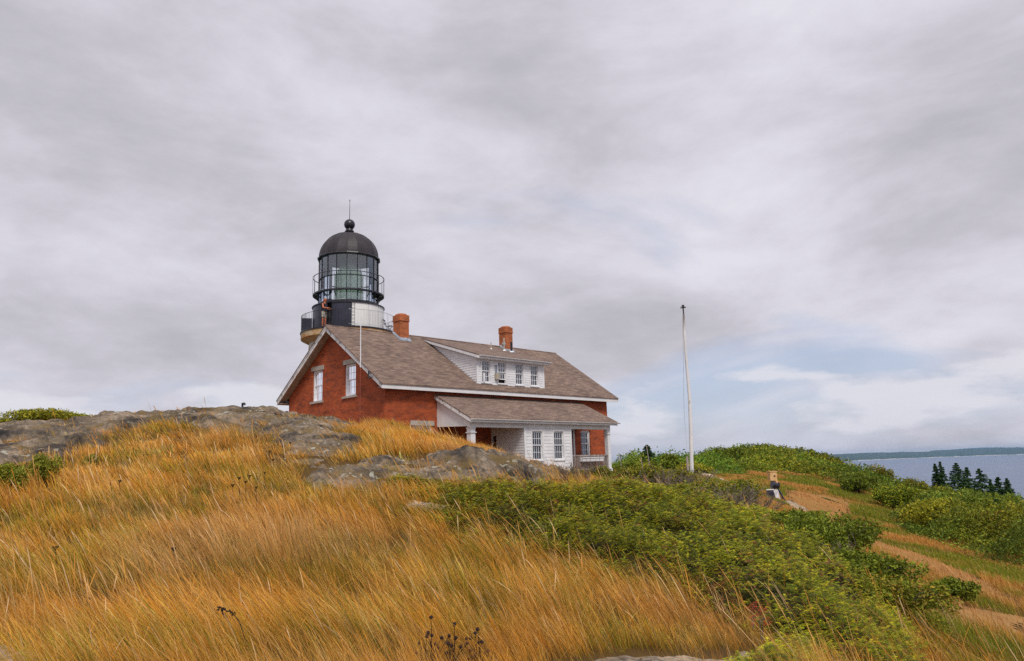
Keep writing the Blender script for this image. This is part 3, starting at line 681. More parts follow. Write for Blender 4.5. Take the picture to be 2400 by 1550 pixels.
# twiggy floor between the juniper shoots, gap shade put into its dark colour
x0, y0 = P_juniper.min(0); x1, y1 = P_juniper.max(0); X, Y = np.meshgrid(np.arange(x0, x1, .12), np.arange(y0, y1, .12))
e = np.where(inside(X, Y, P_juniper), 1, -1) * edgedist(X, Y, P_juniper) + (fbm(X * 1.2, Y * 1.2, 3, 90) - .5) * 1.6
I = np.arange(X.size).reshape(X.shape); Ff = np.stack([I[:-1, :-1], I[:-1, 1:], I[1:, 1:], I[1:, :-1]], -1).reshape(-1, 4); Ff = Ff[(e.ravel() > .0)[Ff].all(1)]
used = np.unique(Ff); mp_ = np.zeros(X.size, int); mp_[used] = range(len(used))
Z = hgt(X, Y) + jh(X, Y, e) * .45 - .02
fo = npmesh('shaded_litter', np.stack([X, Y, Z], -1).reshape(-1, 3)[used], mp_[Ff], M['ground'], np.tile(np.array([.030, .028, .010]), (len(used), 1)) * (.6 + .9 * fbm(X * 4, Y * 4, 3, 6).ravel()[used][:, None]), smooth=True)
tag(fo, 'twiggy litter under the juniper mat, gap shade put into its dark colour', 'litter', kind='stuff')

# distant thicket covering the hill
def thicket(name, pl, n, hmin, hmax, fs, size, cols, label, seed, thin=0.):
    x0, y0 = pl.min(0); x1, y1 = pl.max(0); x = rng.uniform(x0, x1, n * 3); y = rng.uniform(y0, y1, n * 3)
    r = np.hypot(x, y); k = inside(x, y, pl) & (rng.random(len(x)) < np.clip(70 / r, .2, 1)); x, y = x[k][:n], y[k][:n]; n = len(x); r = np.hypot(x, y)
    e = np.clip(edgedist(x, y, pl) / 2.5, .25, 1)
    f_ = fbm(x / fs, y / fs, 3, seed); g_ = 1 - np.abs(2 * fbm(x / fs * 2.2, y / fs * 2.2, 2, seed + 4) - 1)
    hh = (hmin + (hmax - hmin) * np.clip((f_ - .35) * 3.2, 0, 1)) * (.35 + .75 * g_) * e
    kk = rng.random(n) < np.clip(hh / hmax * 3.0 - .25, .12, 1); x, y, r, f_, hh = x[kk], y[kk], r[kk], f_[kk], hh[kk]; n = len(x)
    z = hgt(x, y) + hh * (1 - .75 * rng.random(n) ** 1.8) + rng.normal(0, .05, n) * hmax
    c = pick(cols, n) * (.25 + 1.5 * fbm(x / fs * .8, y / fs * .8, 3, seed + 8))[:, None]
    hue = np.clip((fbm(x / fs * .35, y / fs * .35, 2, seed + 12) - .5) * 5, -1, 1)[:, None]; c = c * (1 + hue * np.array([.35, .12, -.1]))
    V, Ff, Cc = leaves(x, y, z, np.maximum(size * .8, r * .0016), np.clip(c, .004, 1))
    return tag(npmesh(name, V, Ff, M['leaf'], Cc), label, 'shrubs', kind='stuff')
GR = [(.24, .27, .016), (.16, .22, .014), (.33, .31, .02), (.09, .14, .012)]
def wl(l): return np.array([W(a, 1060, D)[:2] for a, D in l])
thicket('shrub_thicket', wl([(1425, 62), (1480, 50), (1600, 58), (1680, 62), (1760, 74), (1860, 80), (1960, 74), (2020, 74), (2120, 72), (2250, 66), (2420, 58), (2650, 56), (2650, 125), (2300, 130), (2100, 140), (1950, 150), (1700, 160), (1500, 120), (1380, 100)]),
        300000, .35, 2.3, 5., .10, GR, 'dense green thicket rolling over the far hill down to the sea', 201)
thicket('shrub_thicket', wl([(2065, 49), (2120, 39), (2220, 33.5), (2320, 30), (2450, 28), (2600, 27), (2650, 56), (2420, 58), (2250, 66), (2120, 68)]),
        240000, .35, 2.3, 3.2, .07, [(.27, .28, .018), (.19, .23, .016), (.34, .31, .025), (.11, .14, .012)], 'yellow green leafy thicket right of the path at the frame edge', 231)

P_b2 = np.array([W(*q)[:2] for q in [(1335, 1135, 19), (1500, 1150, 18), (1600, 1140, 28), (1580, 1120, 36), (1440, 1112, 33), (1345, 1105, 27)]])
thicket('low_scrub', P_b2, 30000, .05, .34, 1.3, .028, [(.28, .27, .016), (.20, .22, .013), (.36, .26, .03), (.14, .16, .012)], 'knee high olive scrub at the foot of the porch', 341)
def wj(l): return np.array([W(a, b, D)[:2] for a, b, D in l])
thicket('low_scrub', wj([(1560, 1140, 24), (1650, 1165, 22), (1760, 1190, 19), (1850, 1240, 16), (1930, 1290, 13.6), (2010, 1350, 12), (2110, 1420, 10), (2200, 1480, 9.2), (2260, 1440, 13.5), (2150, 1370, 14.5), (2040, 1300, 17), (1950, 1250, 20), (1880, 1210, 21), (1800, 1160, 26), (1700, 1130, 30), (1600, 1115, 32)]),
        95000, .18, .80, 1.0, .024, [(.28, .27, .016), (.18, .21, .013), (.36, .28, .025), (.30, .18, .04), (.10, .13, .012)], 'low olive scrub along the right edge of the juniper mat', 301)
def bush(name, c, lobes, n, size, cols, label, cat, group=None, twigs=0, foliage='foliage', stem=None, sprayk=False):
    """lobes: (dx,dy,dz,rx,ry,rz) relative to base c"""
    c = np.asarray(c, float); root = empty(name, c, label=label, cat=cat, group=group)
    per = np.array([l[3] * l[4] * l[5] for l in lobes]) ** (2 / 3.); per = (per / per.sum() * n).astype(int); Xs = []; Cs = []
    for l, m in zip(lobes, per):
        d_ = rng.normal(0, 1, (m, 3)); d_ /= np.linalg.norm(d_, axis=1)[:, None]; rr = rng.uniform(.45, 1.05, m) ** .6
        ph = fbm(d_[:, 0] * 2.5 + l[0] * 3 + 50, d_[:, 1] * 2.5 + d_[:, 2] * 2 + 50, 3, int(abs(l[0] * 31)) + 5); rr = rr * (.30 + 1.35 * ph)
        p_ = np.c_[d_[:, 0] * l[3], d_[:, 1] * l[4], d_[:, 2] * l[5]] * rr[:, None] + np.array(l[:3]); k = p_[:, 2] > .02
        Xs.append(p_[k]); Cs.append((pick(cols, m) * (.35 + 1.3 * ph)[:, None])[k])  # same noise darkens hollows and lightens bulges: shading put into leaf colour
    Xs = np.vstack(Xs); Cs = np.vstack(Cs)
    if sprayk: V, Ff, Cc = sprays(Xs[:, 0], Xs[:, 1], Xs[:, 2], np.full(len(Xs), size), Cs, k=5)
    else: V, Ff, Cc = leaves(Xs[:, 0], Xs[:, 1], Xs[:, 2], size, Cs)
    npmesh(foliage, V, Ff, M['leaf'], Cc, root)
    mb = MB()
    for l in lobes:
        p0 = Vector((l[0] * .15, l[1] * .15, -.1)); p1 = Vector((l[0] * .6, l[1] * .6, l[2] * .5)); p2 = Vector(l[:3]) + Vector((0, 0, l[5] * .5)); s = max(.003, l[3] * .035)
        mb.tube([p0, p1, p2], [s * 1.5, s, s * .4], 6)
        for q in range(4):
            aa = rng.uniform(0, 6.28); mb.tube([p1, p1.lerp(p2, .5) + Vector((math.cos(aa) * l[3] * .4, math.sin(aa) * l[4] * .4, l[5] * .2)), Vector(l[:3]) + Vector((math.cos(aa) * l[3] * .8, math.sin(aa) * l[4] * .8, l[5] * .5))], [s * .8, s * .5, s * .2], 5)
    mb.build(stem or 'stem', M['bark'], root)
    return root
def rlobes(n, w_, h_, seed):
    q = np.random.default_rng(seed); L_ = []
    for i in range(n):
        a = q.uniform(0, 6.28); rr = q.uniform(0, .75) * w_ ; s = q.uniform(.2, .42) * w_
        L_.append((math.cos(a) * rr, math.sin(a) * rr * .8, h_ * q.uniform(.4, .72), s, s * .9, s * .75 * h_ / w_ + .05))
    return L_
def onground(px, py, D): p_ = W(px, py, D); return (p_[0], p_[1], float(hgt(p_[0], p_[1])[0]) - .03)

YG = [(.34, .32, .02), (.25, .27, .018), (.40, .34, .025), (.15, .17, .014)]; DG = [(.20, .23, .016), (.14, .18, .013), (.09, .12, .010)]
BG = [(.24, .24, .016), (.18, .21, .015), (.32, .22, .03), (.10, .14, .012)]
S = [  # px, py, D, width, height, n, size, colours, label
    (120, 985, 25.5, 1.5, .50, 9000, .05, YG, 'rounded yellow green bush on the skyline behind the ledge at left'),
    (15, 990, 25, .8, .45, 3500, .05, YG, 'small yellow green bush on the skyline at the left frame edge'),
    (15, 1105, 13.5, .40, .6, 5000, .032, [(.22, .25, .02), (.17, .21, .02), (.28, .25, .03)], 'bright green leafy plant in dry grass at the left frame edge'),
    (105, 1100, 14.5, .35, .6, 3500, .03, [(.22, .25, .02), (.17, .21, .02), (.28, .25, .03)], 'smaller bright green plant in dry grass below the left ledge'),
    (215, 1085, 16.5, .35, .3, 900, .03, [(.26, .25, .03), (.3, .25, .04)], 'yellowish leafy sprig in dry grass below the ledge'),
    (1845, 1232, 16, 1.3, .55, 11000, .05, DG, 'dark green bush at the juniper edge beside the stone on the path'),
    (1900, 1262, 15, 1.4, .7, 12000, .045, DG, 'dark green bush at the bend of the path behind the juniper'),
    (1985, 1345, 12.5, 1.1, .5, 9000, .04, DG, 'dark bush overhanging the path right of the juniper'),
    (2065, 1405, 11.0, 1.1, .45, 9000, .035, BG, 'green bush between juniper and lower path'),
    (2240, 1400, 17, .75, .55, 3500, .045, DG, 'small dark leafy bush standing alone by the lower path'),
    (1650, 1160, 21, 1.1, .75, 7000, .05, BG, 'mixed olive bush below the white pole'),
    (1715, 1175, 22, 1.1, .9, 7000, .05, BG, 'olive bush with bare twigs left of the wooden winch post'),
    (1575, 1128, 28, 1.2, .9, 7000, .06, BG, 'mounded green bush left of the foot of the white pole'),
    (1510, 1118, 27, 1.1, .85, 6000, .055, BG, 'green bush below the leaning stakes'),
    (1440, 1110, 27, .9, .7, 5000, .055, [(.17, .19, .02), (.22, .17, .03), (.12, .15, .02)], 'olive bush in front of the right porch post'),
    (1462, 1095, 55, 1.3, 1.2, 4000, .10, DG, 'round dark bush just right of the porch against the sky'),
    (1565, 1085, 58, 1.5, 1.9, 5000, .11, DG, 'tall rounded dark green bush on the skyline left of the white pole'),
    (1615, 1100, 55, 1.8, 1.2, 5000, .11, YG, 'yellow green bush behind the white pole'),
    (1705, 1075, 90, 2.2, 2.6, 4000, .15, DG, 'dark bush crowning the near end of the far hill'),
    (2065, 1112, 105, 2.0, 3.4, 4000, .16, BG, 'round crowned bush rising against the sea left of the spruces'),
    (2135, 1122, 95, 2.6, 3.2, 5000, .15, BG, 'broad green bush against the sea between round bush and spruces'),
    (2190, 1240, 42, 2.1, 2.1, 12000, .09, YG, 'large yellow green bush right of the path below the spruces'),
    (2300, 1225, 46, 2.2, 1.9, 11000, .09, YG, 'wide yellow green bush beneath the tallest spruce'),
    (2365, 1260, 38, 1.9, 2.0, 11000, .08, BG, 'leafy green bush cut by the right frame edge'),
    (2110, 1180, 60, 2.2, 2.4, 9000, .10, GR, 'rounded mid green bush above the dry grass at the path bend'),
    (2010, 1150, 70, 2.2, 1.9, 8000, .11, DG, 'dark green bush above the tawny slope right of the winch post'),
]
for i, (px, py, D, w_, h_, n, s_, c_, lb) in enumerate(S):
    bush('shrub', onground(px, py, D), rlobes(9 if w_ < 1 else 16, w_, h_, 400 + i), int(n * 1.5), s_ * .8, c_, lb, 'shrub')

# red-leaved sprays and rust coloured juniper tips
for px, py, D, w_, n, lb in [(1785, 1508, 6.6, .09, 110, 'red leafed plant at the bottom edge beside pale grass heads'), (1765, 1470, 7.2, .06, 60, 'small red sprig just above the larger red plant'), (1840, 1345, 10.2, .16, 200, 'rust red dead juniper shoot in the middle of the green mat'), (1430, 1175, 14.5, .22, 200, 'rusty orange shoot high in the juniper mat')]:
    c = list(onground(px, py, D)); c[2] += .22
    bush('red_plant', c, [(0, 0, .06, w_, w_, w_ * .8), (w_ * .6, .03, .10, w_ * .6, w_ * .5, w_ * .7)], n, .05, [(.52, .06, .015), (.42, .08, .02), (.60, .13, .03)], lb, 'plant', sprayk=True)

# bare grey brush
def brush(px, py, D, w_, h_, n, lb):
    c = onground(px, py, D); root = empty('bare_brush', c, label=lb, cat='brush', group='leafless grey brush'); mb = MB()
    for i in range(n):
        a = rng.uniform(0, 6.28); q = w_ * rng.random() ** .5; p0 = Vector((math.cos(a) * q * .5, math.sin(a) * q * .5, 0)); l = h_ * rng.uniform(.6, 1.1)
        p1 = p0 + Vector((math.cos(a) * q * .35, math.sin(a) * q * .35, l * .5)); p2 = p0 + Vector((math.cos(a) * q * .9 + rng.normal(0, .08), math.sin(a) * q * .8, l))
        mb.tube([p0, p1, p2], [.012 * D / 20, .008 * D / 20, .004 * D / 20], 4, False)
        for j in range(5):
            t_ = rng.uniform(.3, 1); s_ = p0.lerp(p1, t_ * 2) if t_ < .5 else p1.lerp(p2, t_ * 2 - 1)
            mb.tube([s_, s_ + Vector(rng.normal(0, .14, 3)) * h_ + Vector((0, 0, .1))], [.006 * D / 20, .003 * D / 20], 4, False)
    mb.build('twigs', M['twig'], root)
for a in [(1560, 1140, 24, .9, .75, 60, 'leafless grey brush between porch bushes and white pole'), (1690, 1215, 17.5, .9, .65, 60, 'leafless grey brush in front of the winch post bushes'), (1760, 1205, 19, .7, .6, 50, 'leafless grey brush at the edge of the juniper by the winch post'), (1620, 1130, 30, .9, .8, 40, 'leafless brush round the foot of the white pole'), (1350, 1112, 20, .5, .5, 40, 'dry brown brush on the right end of the outcrop by the porch railing'), (1945, 1300, 13.2, .4, .45, 40, 'grey brush tuft in the dark bushes at the path')]: brush(*a)

# spruces: tapered trunk, whorls of drooping boughs
def spruce(px, topy, D, wd, label, base=None):
    tp = W(px, topy, D); gz_ = float(hgt(tp[0], tp[1])[0]); Ht = tp[2] - gz_ + .2
    root = empty('spruce_tree', (tp[0], tp[1], gz_ - .2), label=label, cat='tree', group='dark spruces by the sea')
    mb = MB(); mb.tube([(0, 0, 0), (0, 0, Ht * .6), (0, 0, Ht)], [Ht * .02, Ht * .011, .01], 7); mb.build('trunk', M['bark'], root)
    Xs = []; q = rng
    lev = np.linspace(.04, .99, 34)
    for t_ in lev:
        nb = int(5 + 6 * (1 - t_)); Lb = 1.8 * wd * (1 - t_) ** .8 * q.uniform(.75, 1.1) + .05
        for b_ in range(nb):
            a = q.uniform(0, 6.28); m = 60; s = q.random(m) ** .7; Lx = Lb * q.uniform(.7, 1.15)
            rr = s * Lx; Xs.append(np.c_[np.cos(a) * rr + q.normal(0, .05, m) * Lx, np.sin(a) * rr + q.normal(0, .05, m) * Lx, Ht * t_ - rr * .28 + (rr ** 2) * .10 / max(Lx, .3) - np.abs(q.normal(0, .08, m)) * Ht * .04 * 4 * (1 - t_ * .6)])
    Xs = np.vstack(Xs); c = pick([(.055, .12, .03), (.03, .075, .025), (.08, .14, .03)], len(Xs))
    V, Ff, Cc = leaves(Xs[:, 0], Xs[:, 1], Xs[:, 2], max(.06, D * .0013), c, .5); npmesh('crown', V, Ff, M['leaf'], Cc, root)
for a in [(2191, 1087, 105, 1.0, 'slim spruce at the left of the spruce row by the sea'), (2203, 1082, 104, 1.1, 'second slim spruce from the left in the row by the sea'), (2240, 1085, 95, 2.1, 'tallest broad dark spruce in the row against the water'), (2265, 1095, 100, 1.6, 'spruce close behind the right side of the tallest one'), (2294, 1098, 92, 2.0, 'broad pointed spruce right of the tallest one'), (2321, 1124, 96, .8, 'little spruce between the broad pair and the right pair'), (2338, 1118, 94, 1.3, 'spruce second from the right in the row'), (2358, 1121, 94, 1.3, 'rightmost spruce of the row by the sea'), (1516, 1043, 62, 1.05, 'single dark spruce on the skyline between porch and pole'), (2335, 1170, 50, 1.7, 'dark young spruce among yellow green bushes at right')]:
    spruce(*a)

# dried plants with dark seed heads in the near grass
def seedplant(px, py, D, heads, lb):
    b_ = np.array(onground(px, 1560, D)); root = empty('dry_plant', b_, label=lb, cat='plant', group='dried plants with dark seed heads')
    st = MB()
    for (hx_, hy_) in heads:
        p_ = Vector(W(hx_, hy_, D + rng.uniform(-.12, .12)) - b_); mid = Vector((p_.x * .35, p_.y * .3, p_.z * .55)) + Vector(rng.normal(0, .012, 3))
        st.tube([(0, 0, 0), mid, p_], [.0045, .003, .0018], 5)
        hb = MB(); s_ = rng.uniform(.009, .014); hb.lathe([(0.001, -s_), (s_ * .8, -s_ * .6), (s_, 0), (s_ * .75, s_ * .65), (.001, s_ * .9)], 9)
        for q in range(14):
            d_ = Vector(rng.normal(0, 1, 3)).normalized(); hb.tube([d_ * s_ * .7, d_ * s_ * 1.35], [.002, .0008], 4)
        o = hb.build('seed_head', M['seed'], root, True); o.location = p_
    st.build('stem', M['seed'], root)
seedplant(1010, 1560, 5.3, [(1000, 1492), (1003, 1484), (1012, 1490), (982, 1508), (1010, 1505), (1020, 1510), (1028, 1518), (1035, 1495), (976, 1530), (1053, 1490), (1020, 1525), (1010, 1447)], 'dried plant with dark round seed heads, left one at bottom centre')
seedplant(1060, 1560, 5.2, [(1050, 1508), (1057, 1514), (1068, 1495), (1080, 1516), (1062, 1525), (1095, 1508), (1028, 1540), (1065, 1463), (1046, 1530)], 'dried plant with dark seed heads, middle one at bottom centre')
seedplant(1125, 1560, 5.3, [(1093, 1497), (1103, 1496), (1119, 1475), (1114, 1484), (1122, 1506), (1129, 1505), (1143, 1526), (1136, 1530), (1102, 1525), (1110, 1540), (1098, 1545)], 'dried plant with dark seed heads, right one at bottom centre')
def umbel(px, py, D, lb):
    b_ = np.array(onground(px, py + 60, D)); p_ = Vector(W(px, py, D) - b_); root = empty('dry_umbel', b_, label=lb, cat='plant', group='brown flat topped flower stalks')
    st = MB(); st.tube([(0, 0, 0), (p_.x * .5 + .01, p_.y * .5, p_.z * .6), p_], [.005, .004, .003], 5); st.build('stem', M['seed'], root)
    hb = MB()
    for q in range(16):
        a = rng.uniform(0, 6.28); r_ = .03 * rng.random() ** .5; tp_ = p_ + Vector((math.cos(a) * r_, math.sin(a) * r_, .02)); hb.tube([p_ - Vector((0, 0, .02)), tp_], .002, 4); hb.tube([tp_, tp_ + Vector((0, 0, .012))], [.009, .007], 5)
    hb.build('flower_head', M['seed'], root)
for i, (px, py, D) in enumerate([(560, 1123, 13), (575, 1132, 13), (545, 1140, 12.5), (585, 1118, 13.5), (620, 1110, 14), (600, 1145, 12.5), (632, 1060, 17), (663, 1048, 17.5), (280, 1130, 13), (407, 1290, 9.2), (130, 1287, 9.2), (680, 1040, 18), (640, 1080, 15.5)]):
    umbel(px, py, D, 'brown flat topped dead flower stalk standing in the golden grass')

def stalk(pts, D, lb, head):
    b_ = np.array(onground(pts[0][0], pts[0][1], D)); root = empty('dry_stalk', b_, label=lb, cat='plant'); P_ = [Vector(W(a, b2, D) - b_) for a, b2 in pts]
    mb = MB(); mb.tube([(0, 0, 0)] + P_[1:], [.006, .005, .004, .003, .002][:len(pts)], 6); mb.build('stem', M['seed'], root)
    mb = MB()
    for q in range(head):
        t_ = q / head; p_ = P_[-2].lerp(P_[-1], t_) + Vector(rng.normal(0, .012, 3)); mb.tube([p_, p_ + Vector(rng.normal(0, .012, 3))], [.007, .003], 5)
    mb.build('seed_cluster', M['seed'], root)
stalk([(578, 1560), (576, 1500), (562, 1460), (545, 1436), (512, 1424)], 6.0, 'dark curved dead stem with a drooping seed cluster in the near grass', 26)
stalk([(1627, 1480), (1624, 1420), (1618, 1340), (1616, 1275), (1602, 1271)], 9.0, 'thin tall brown stem with a bent tip standing alone before the juniper', 1)

# ------------------------------------------------------------------ keeper's house
H0 = hw(0, 0, -FL); HO = (0, 0, FL)
house = empty('brick_house', H0, YAW, label="red brick keeper's house with brown shingle roof, white trim and dormer", cat='house')
LN, WD, RH = 17.06, 9.94, 3.37; KS = RH / (WD / 2)
U0, U1, V0, V1 = .45, 16.46, .40, 9.46
def rz(v): return KS * (v if v <= WD / 2 else WD - v)
def P3(face, s, z, dpt=0.):   # a point on a wall: s along, z up, dpt inwards
    return {'gable': (U0 + dpt, s, z), 'front': (s, V0 + dpt, z), 'far': (U1 - dpt, s, z), 'back': (s, V1 - dpt, z)}[face]
def holed(mb, f3, outer, holes, depth):
    loops = [[Vector((a, b_, 0)) for a, b_ in outer]] + [[Vector(q) for q in ((s0, z0, 0), (s1, z0, 0), (s1, z1, 0), (s0, z1, 0))] for s0, s1, z0, z1 in holes]
    tri = tessellate_polygon(loops); flat = [p for l in loops for p in l]
    mb.add([f3(p.x, p.y, 0) for p in flat], [tuple(t_) for t_ in tri])
    for s0, s1, z0, z1 in holes:
        c = [(s0, z0), (s1, z0), (s1, z1), (s0, z1)]
        mb.add([f3(a, b_, 0) for a, b_ in c] + [f3(a, b_, depth) for a, b_ in c], [(i, (i + 1) % 4, 4 + (i + 1) % 4, 4 + i) for i in range(4)])
gw = [(5.97, 6.97, -.33, 1.26), (2.86, 3.86, -.31, 1.24)]
fw = [(13.95, 14.78, -3.5, -1.97), (1.98, 3.12, -3.5, -1.88), (12.35, 13.25, -4.2, -1.99)]
top = lambda v: rz(v) - .24
mb = MB(HO); holed(mb, lambda s, z, d_: P3('gable', s, z, d_), [(V0, -FL - 1.5), (V1, -FL - 1.5), (V1, top(V1)), (WD / 2, top(WD / 2)), (V0, top(V0))], gw, .28); mb.build('gable_wall', M['brick'], house)
mb = MB(HO); holed(mb, lambda s, z, d_: P3('front', s, z, d_), [(U0, -FL - 1.5), (U1, -FL - 1.5), (U1, .05), (U0, .05)], fw, .28); mb.build('front_wall', M['brick'], house)
mb = MB(HO); holed(mb, lambda s, z, d_: P3('far', s, z, d_), [(V0, -FL - 1.5), (V1, -FL - 1.5), (V1, top(V1)), (WD / 2, top(WD / 2)), (V0, top(V0))], [], .2)
holed(mb, lambda s, z, d_: P3('back', s, z, d_), [(U0, -FL - 1.5), (U1, -FL - 1.5), (U1, .05), (U0, .05)], [], .2); mb.build('rear_wall', M['brick'], house)
# solid box behind the openings, darkness of unlit rooms put into its colour
mb = MB(HO); mb.box((U0 + .9, V0 + 1.2, -FL + .02), (U1 - .4, V1 - .4, -.3)); mb.build('dark_room_box', M['dark'], house)

# roof: two shingled slabs with a ridge
mb = MB(HO); TH_ = .05; OV = .04
for sgn in (0, 1):
    def q(u, v, z): return (u, v if not sgn else WD - v, z)
    a0, z0 = -OV, -OV * KS
    p = [q(-OV, a0, z0 - .0), q(LN + OV, a0, z0), q(LN + OV, WD / 2, RH), q(-OV, WD / 2, RH)]
    mb.hexa([(x_, y_, z_ - TH_) for x_, y_, z_ in p] + p)
mb.tube([(-OV, WD / 2, RH - .01), (LN + OV, WD / 2, RH - .01)], .05, 8)
roof = mb.build('roof', M['shingle'], house)
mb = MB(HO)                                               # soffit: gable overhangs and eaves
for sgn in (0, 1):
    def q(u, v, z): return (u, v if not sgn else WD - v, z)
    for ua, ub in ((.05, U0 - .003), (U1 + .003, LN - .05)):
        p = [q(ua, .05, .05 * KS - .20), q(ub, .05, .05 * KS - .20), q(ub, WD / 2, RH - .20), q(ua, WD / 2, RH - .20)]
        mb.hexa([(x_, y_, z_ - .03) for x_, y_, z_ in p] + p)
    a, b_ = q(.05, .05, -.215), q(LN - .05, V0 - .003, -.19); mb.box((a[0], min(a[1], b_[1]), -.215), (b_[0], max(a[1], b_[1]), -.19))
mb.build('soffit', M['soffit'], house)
for uu in ((0, .05), (LN - .05, LN)):
    for sgn in (0, 1):
        mb = MB(HO)
        def q(u, v, z): return (u, v if not sgn else WD - v, z)
        mb.hexa([q(uu[0], 0, -.27), q(uu[1], 0, -.27), q(uu[1], WD / 2, RH - .30), q(uu[0], WD / 2, RH - .30), q(uu[0], 0, -TH_ - .005), q(uu[1], 0, -TH_ - .005), q(uu[1], WD / 2, RH - TH_ - .005), q(uu[0], WD / 2, RH - TH_ - .005)])
        e_ = -.022 if uu[0] == 0 else .072
        mb.hexa([q(uu[0] + e_, 0, -.13), q(uu[0], 0, -.13), q(uu[0], WD / 2, RH - .13), q(uu[0] + e_, WD / 2, RH - .13), q(uu[0] + e_, 0, -TH_ - .01), q(uu[0], 0, -TH_ - .01), q(uu[0], WD / 2, RH - TH_ - .01), q(uu[0] + e_, WD / 2, RH - TH_ - .01)])
        mb.build('rake_board', M['peel'], house)
mb = MB(HO); mb.box((.052, -.0, -.27), (LN - .052, .045, -TH_)); mb.build('fascia', M['fascia'], house)
mb = MB(HO); mb.box((.052, WD - .045, -.27), (LN - .052, WD, -TH_)); mb.build('fascia', M['fascia'], house)


def window(face, s0, s1, z0, z1, cols, rows, label=None, lintel=False, sill=True, curtain=True, parent=house, f3=None, casing=.07, rec=.12, flip=False, open_=0., dark=False):
    f3 = f3 or (lambda s, z, d_: P3(face, s, z, d_))
    def bx(mb, a0, a1, b0, b1, d0, d1):
        mb.hexa([f3(a0, b0, d0), f3(a1, b0, d0), f3(a1, b0, d1), f3(a0, b0, d1), f3(a0, b1, d0), f3(a1, b1, d0), f3(a1, b1, d1), f3(a0, b1, d1)])
    mb = MB(HO); c = casing
    bx(mb, s0, s0 + c, z0, z1, rec - .05, rec + .1); bx(mb, s1 - c, s1, z0, z1, rec - .05, rec + .1); bx(mb, s0 + c, s1 - c, z1 - c, z1, rec - .05, rec + .1); bx(mb, s0 + c, s1 - c, z0, z0 + c * .8, rec - .05, rec + .1)
    wo = mb.build('window', M['white'], parent)
    if label: wo['label'] = label
    zm = (z0 + z1) / 2
    for si, (a, b_, d_) in enumerate(((zm, z1 - c, rec), (z0 + c * .8 + open_, zm + .04 + open_, rec + .035))):
        mb = MB(HO); l, r_ = s0 + c + .003, s1 - c - .003; f_ = .045
        bx(mb, l, l + f_, a, b_, d_, d_ + .03); bx(mb, r_ - f_, r_, a, b_, d_, d_ + .03); bx(mb, l + f_, r_ - f_, a, a + f_, d_, d_ + .03); bx(mb, l + f_, r_ - f_, b_ - f_, b_, d_, d_ + .03)
        for i in range(1, cols): xx = l + f_ + (r_ - l - 2 * f_) * i / cols; bx(mb, xx - .011, xx + .011, a + f_, b_ - f_, d_ + .004, d_ + .024)
        for i in range(1, rows): xx = a + f_ + (b_ - a - 2 * f_) * i / rows; bx(mb, l + f_, r_ - f_, xx - .011, xx + .011, d_ + .002, d_ + .022)
        so_ = mb.build('sash', M['white'], wo)
        mb = MB(HO); mb.add([f3(l + f_, a + f_, d_ + .012), f3(r_ - f_, a + f_, d_ + .012), f3(r_ - f_, b_ - f_, d_ + .012), f3(l + f_, b_ - f_, d_ + .012)], [(0, 1, 2, 3)]); mb.build('pane', M['glass'], wo)
    if sill:
        mb = MB(HO); mt = M['stone'] if lintel else M['white']; o_ = .13 if lintel else .04
        bx(mb, s0 - o_, s1 + o_, z0 - (.10 if lintel else .05), z0 - .003, -.07, rec + .05); mb.build('sill', mt, wo)
    if lintel:
        mb = MB(HO); bx(mb, s0 - .13, s1 + .13, z1 + .003, z1 + .23, -.03, .10); mb.build('lintel', M['stone'], wo)
    if curtain:
        for a, b_ in ((s0 + .02, s0 + (s1 - s0) * .44), (s1 - (s1 - s0) * .44, s1 - .02)):
            mb = MB(HO); n = 12; top_ = []; 
            for i in range(n + 1): top_.append((a + (b_ - a) * i / n, rec + .2 + .018 * math.sin(i * 2.4)))
            mb.add([f3(s, z, d_) for z in (z0 + .05 + open_ * 1.6, z1 - .03) for s, d_ in top_], [(i, i + 1, n + 2 + i, n + 1 + i) for i in range(n)]); mb.build('curtain', M['curtain'], wo, True)
    else:
        mb = MB(HO); mb.add([f3(s0, z0, rec + .5), f3(s1, z0, rec + .5), f3(s1, z1, rec + .5), f3(s0, z1, rec + .5)], [(0, 1, 2, 3)]); mb.build('room_shade', M['dark'], wo)
    return wo
window('gable', *gw[0], 3, 2, 'left gable window with granite lintel', True)
window('gable', *gw[1], 3, 2, 'right gable window with granite lintel', True)
window('front', *fw[0], 3, 2, 'porch window at the right end of the front wall', False)
window('front', *fw[1], 3, 2, 'ground floor window sunk behind the grass, only its granite lintel showing', True)
mb = MB(HO); a, b_, c, d_ = fw[2]; mb.box((a, V0 + .05, c), (b_, V0 + .11, d_)); do = mb.build('door', M['white'], house)
mb = MB(HO); mb.box((a - .1, V0 - .03, c), (a, V0 + .04, d_ + .1)); mb.box((b_, V0 - .03, c), (b_ + .12, V0 + .04, d_ + .1)); mb.box((a, V0 - .03, d_), (b_, V0 + .04, d_ + .1)); mb.build('door_frame', M['white'], do)

# clapboards: one overlapping board per row, cut at the openings
def boards(mb, f3, s0, s1, z0, z1, holes, step, cut=None):
    z = z0
    while z < z1 - .01:
        zt = min(z + step, z1); a, b_ = (s0, s1) if cut is None else cut(z, zt); seg = [(a, b_)]
        for hs0, hs1, hz0, hz1 in holes:
            if hz0 < zt - .01 and hz1 > z + .01:
                seg = [p for x_, y_ in seg for p in ((x_, min(y_, hs0)), (max(x_, hs1), y_)) if p[1] - p[0] > .01]
        for x_, y_ in seg:
            mb.hexa([f3(x_, z, -.022), f3(y_, z, -.022), f3(y_, z, .01), f3(x_, z, .01), f3(x_, zt, -.008), f3(y_, zt, -.008), f3(y_, zt, .01), f3(x_, zt, .01)])
        z = zt

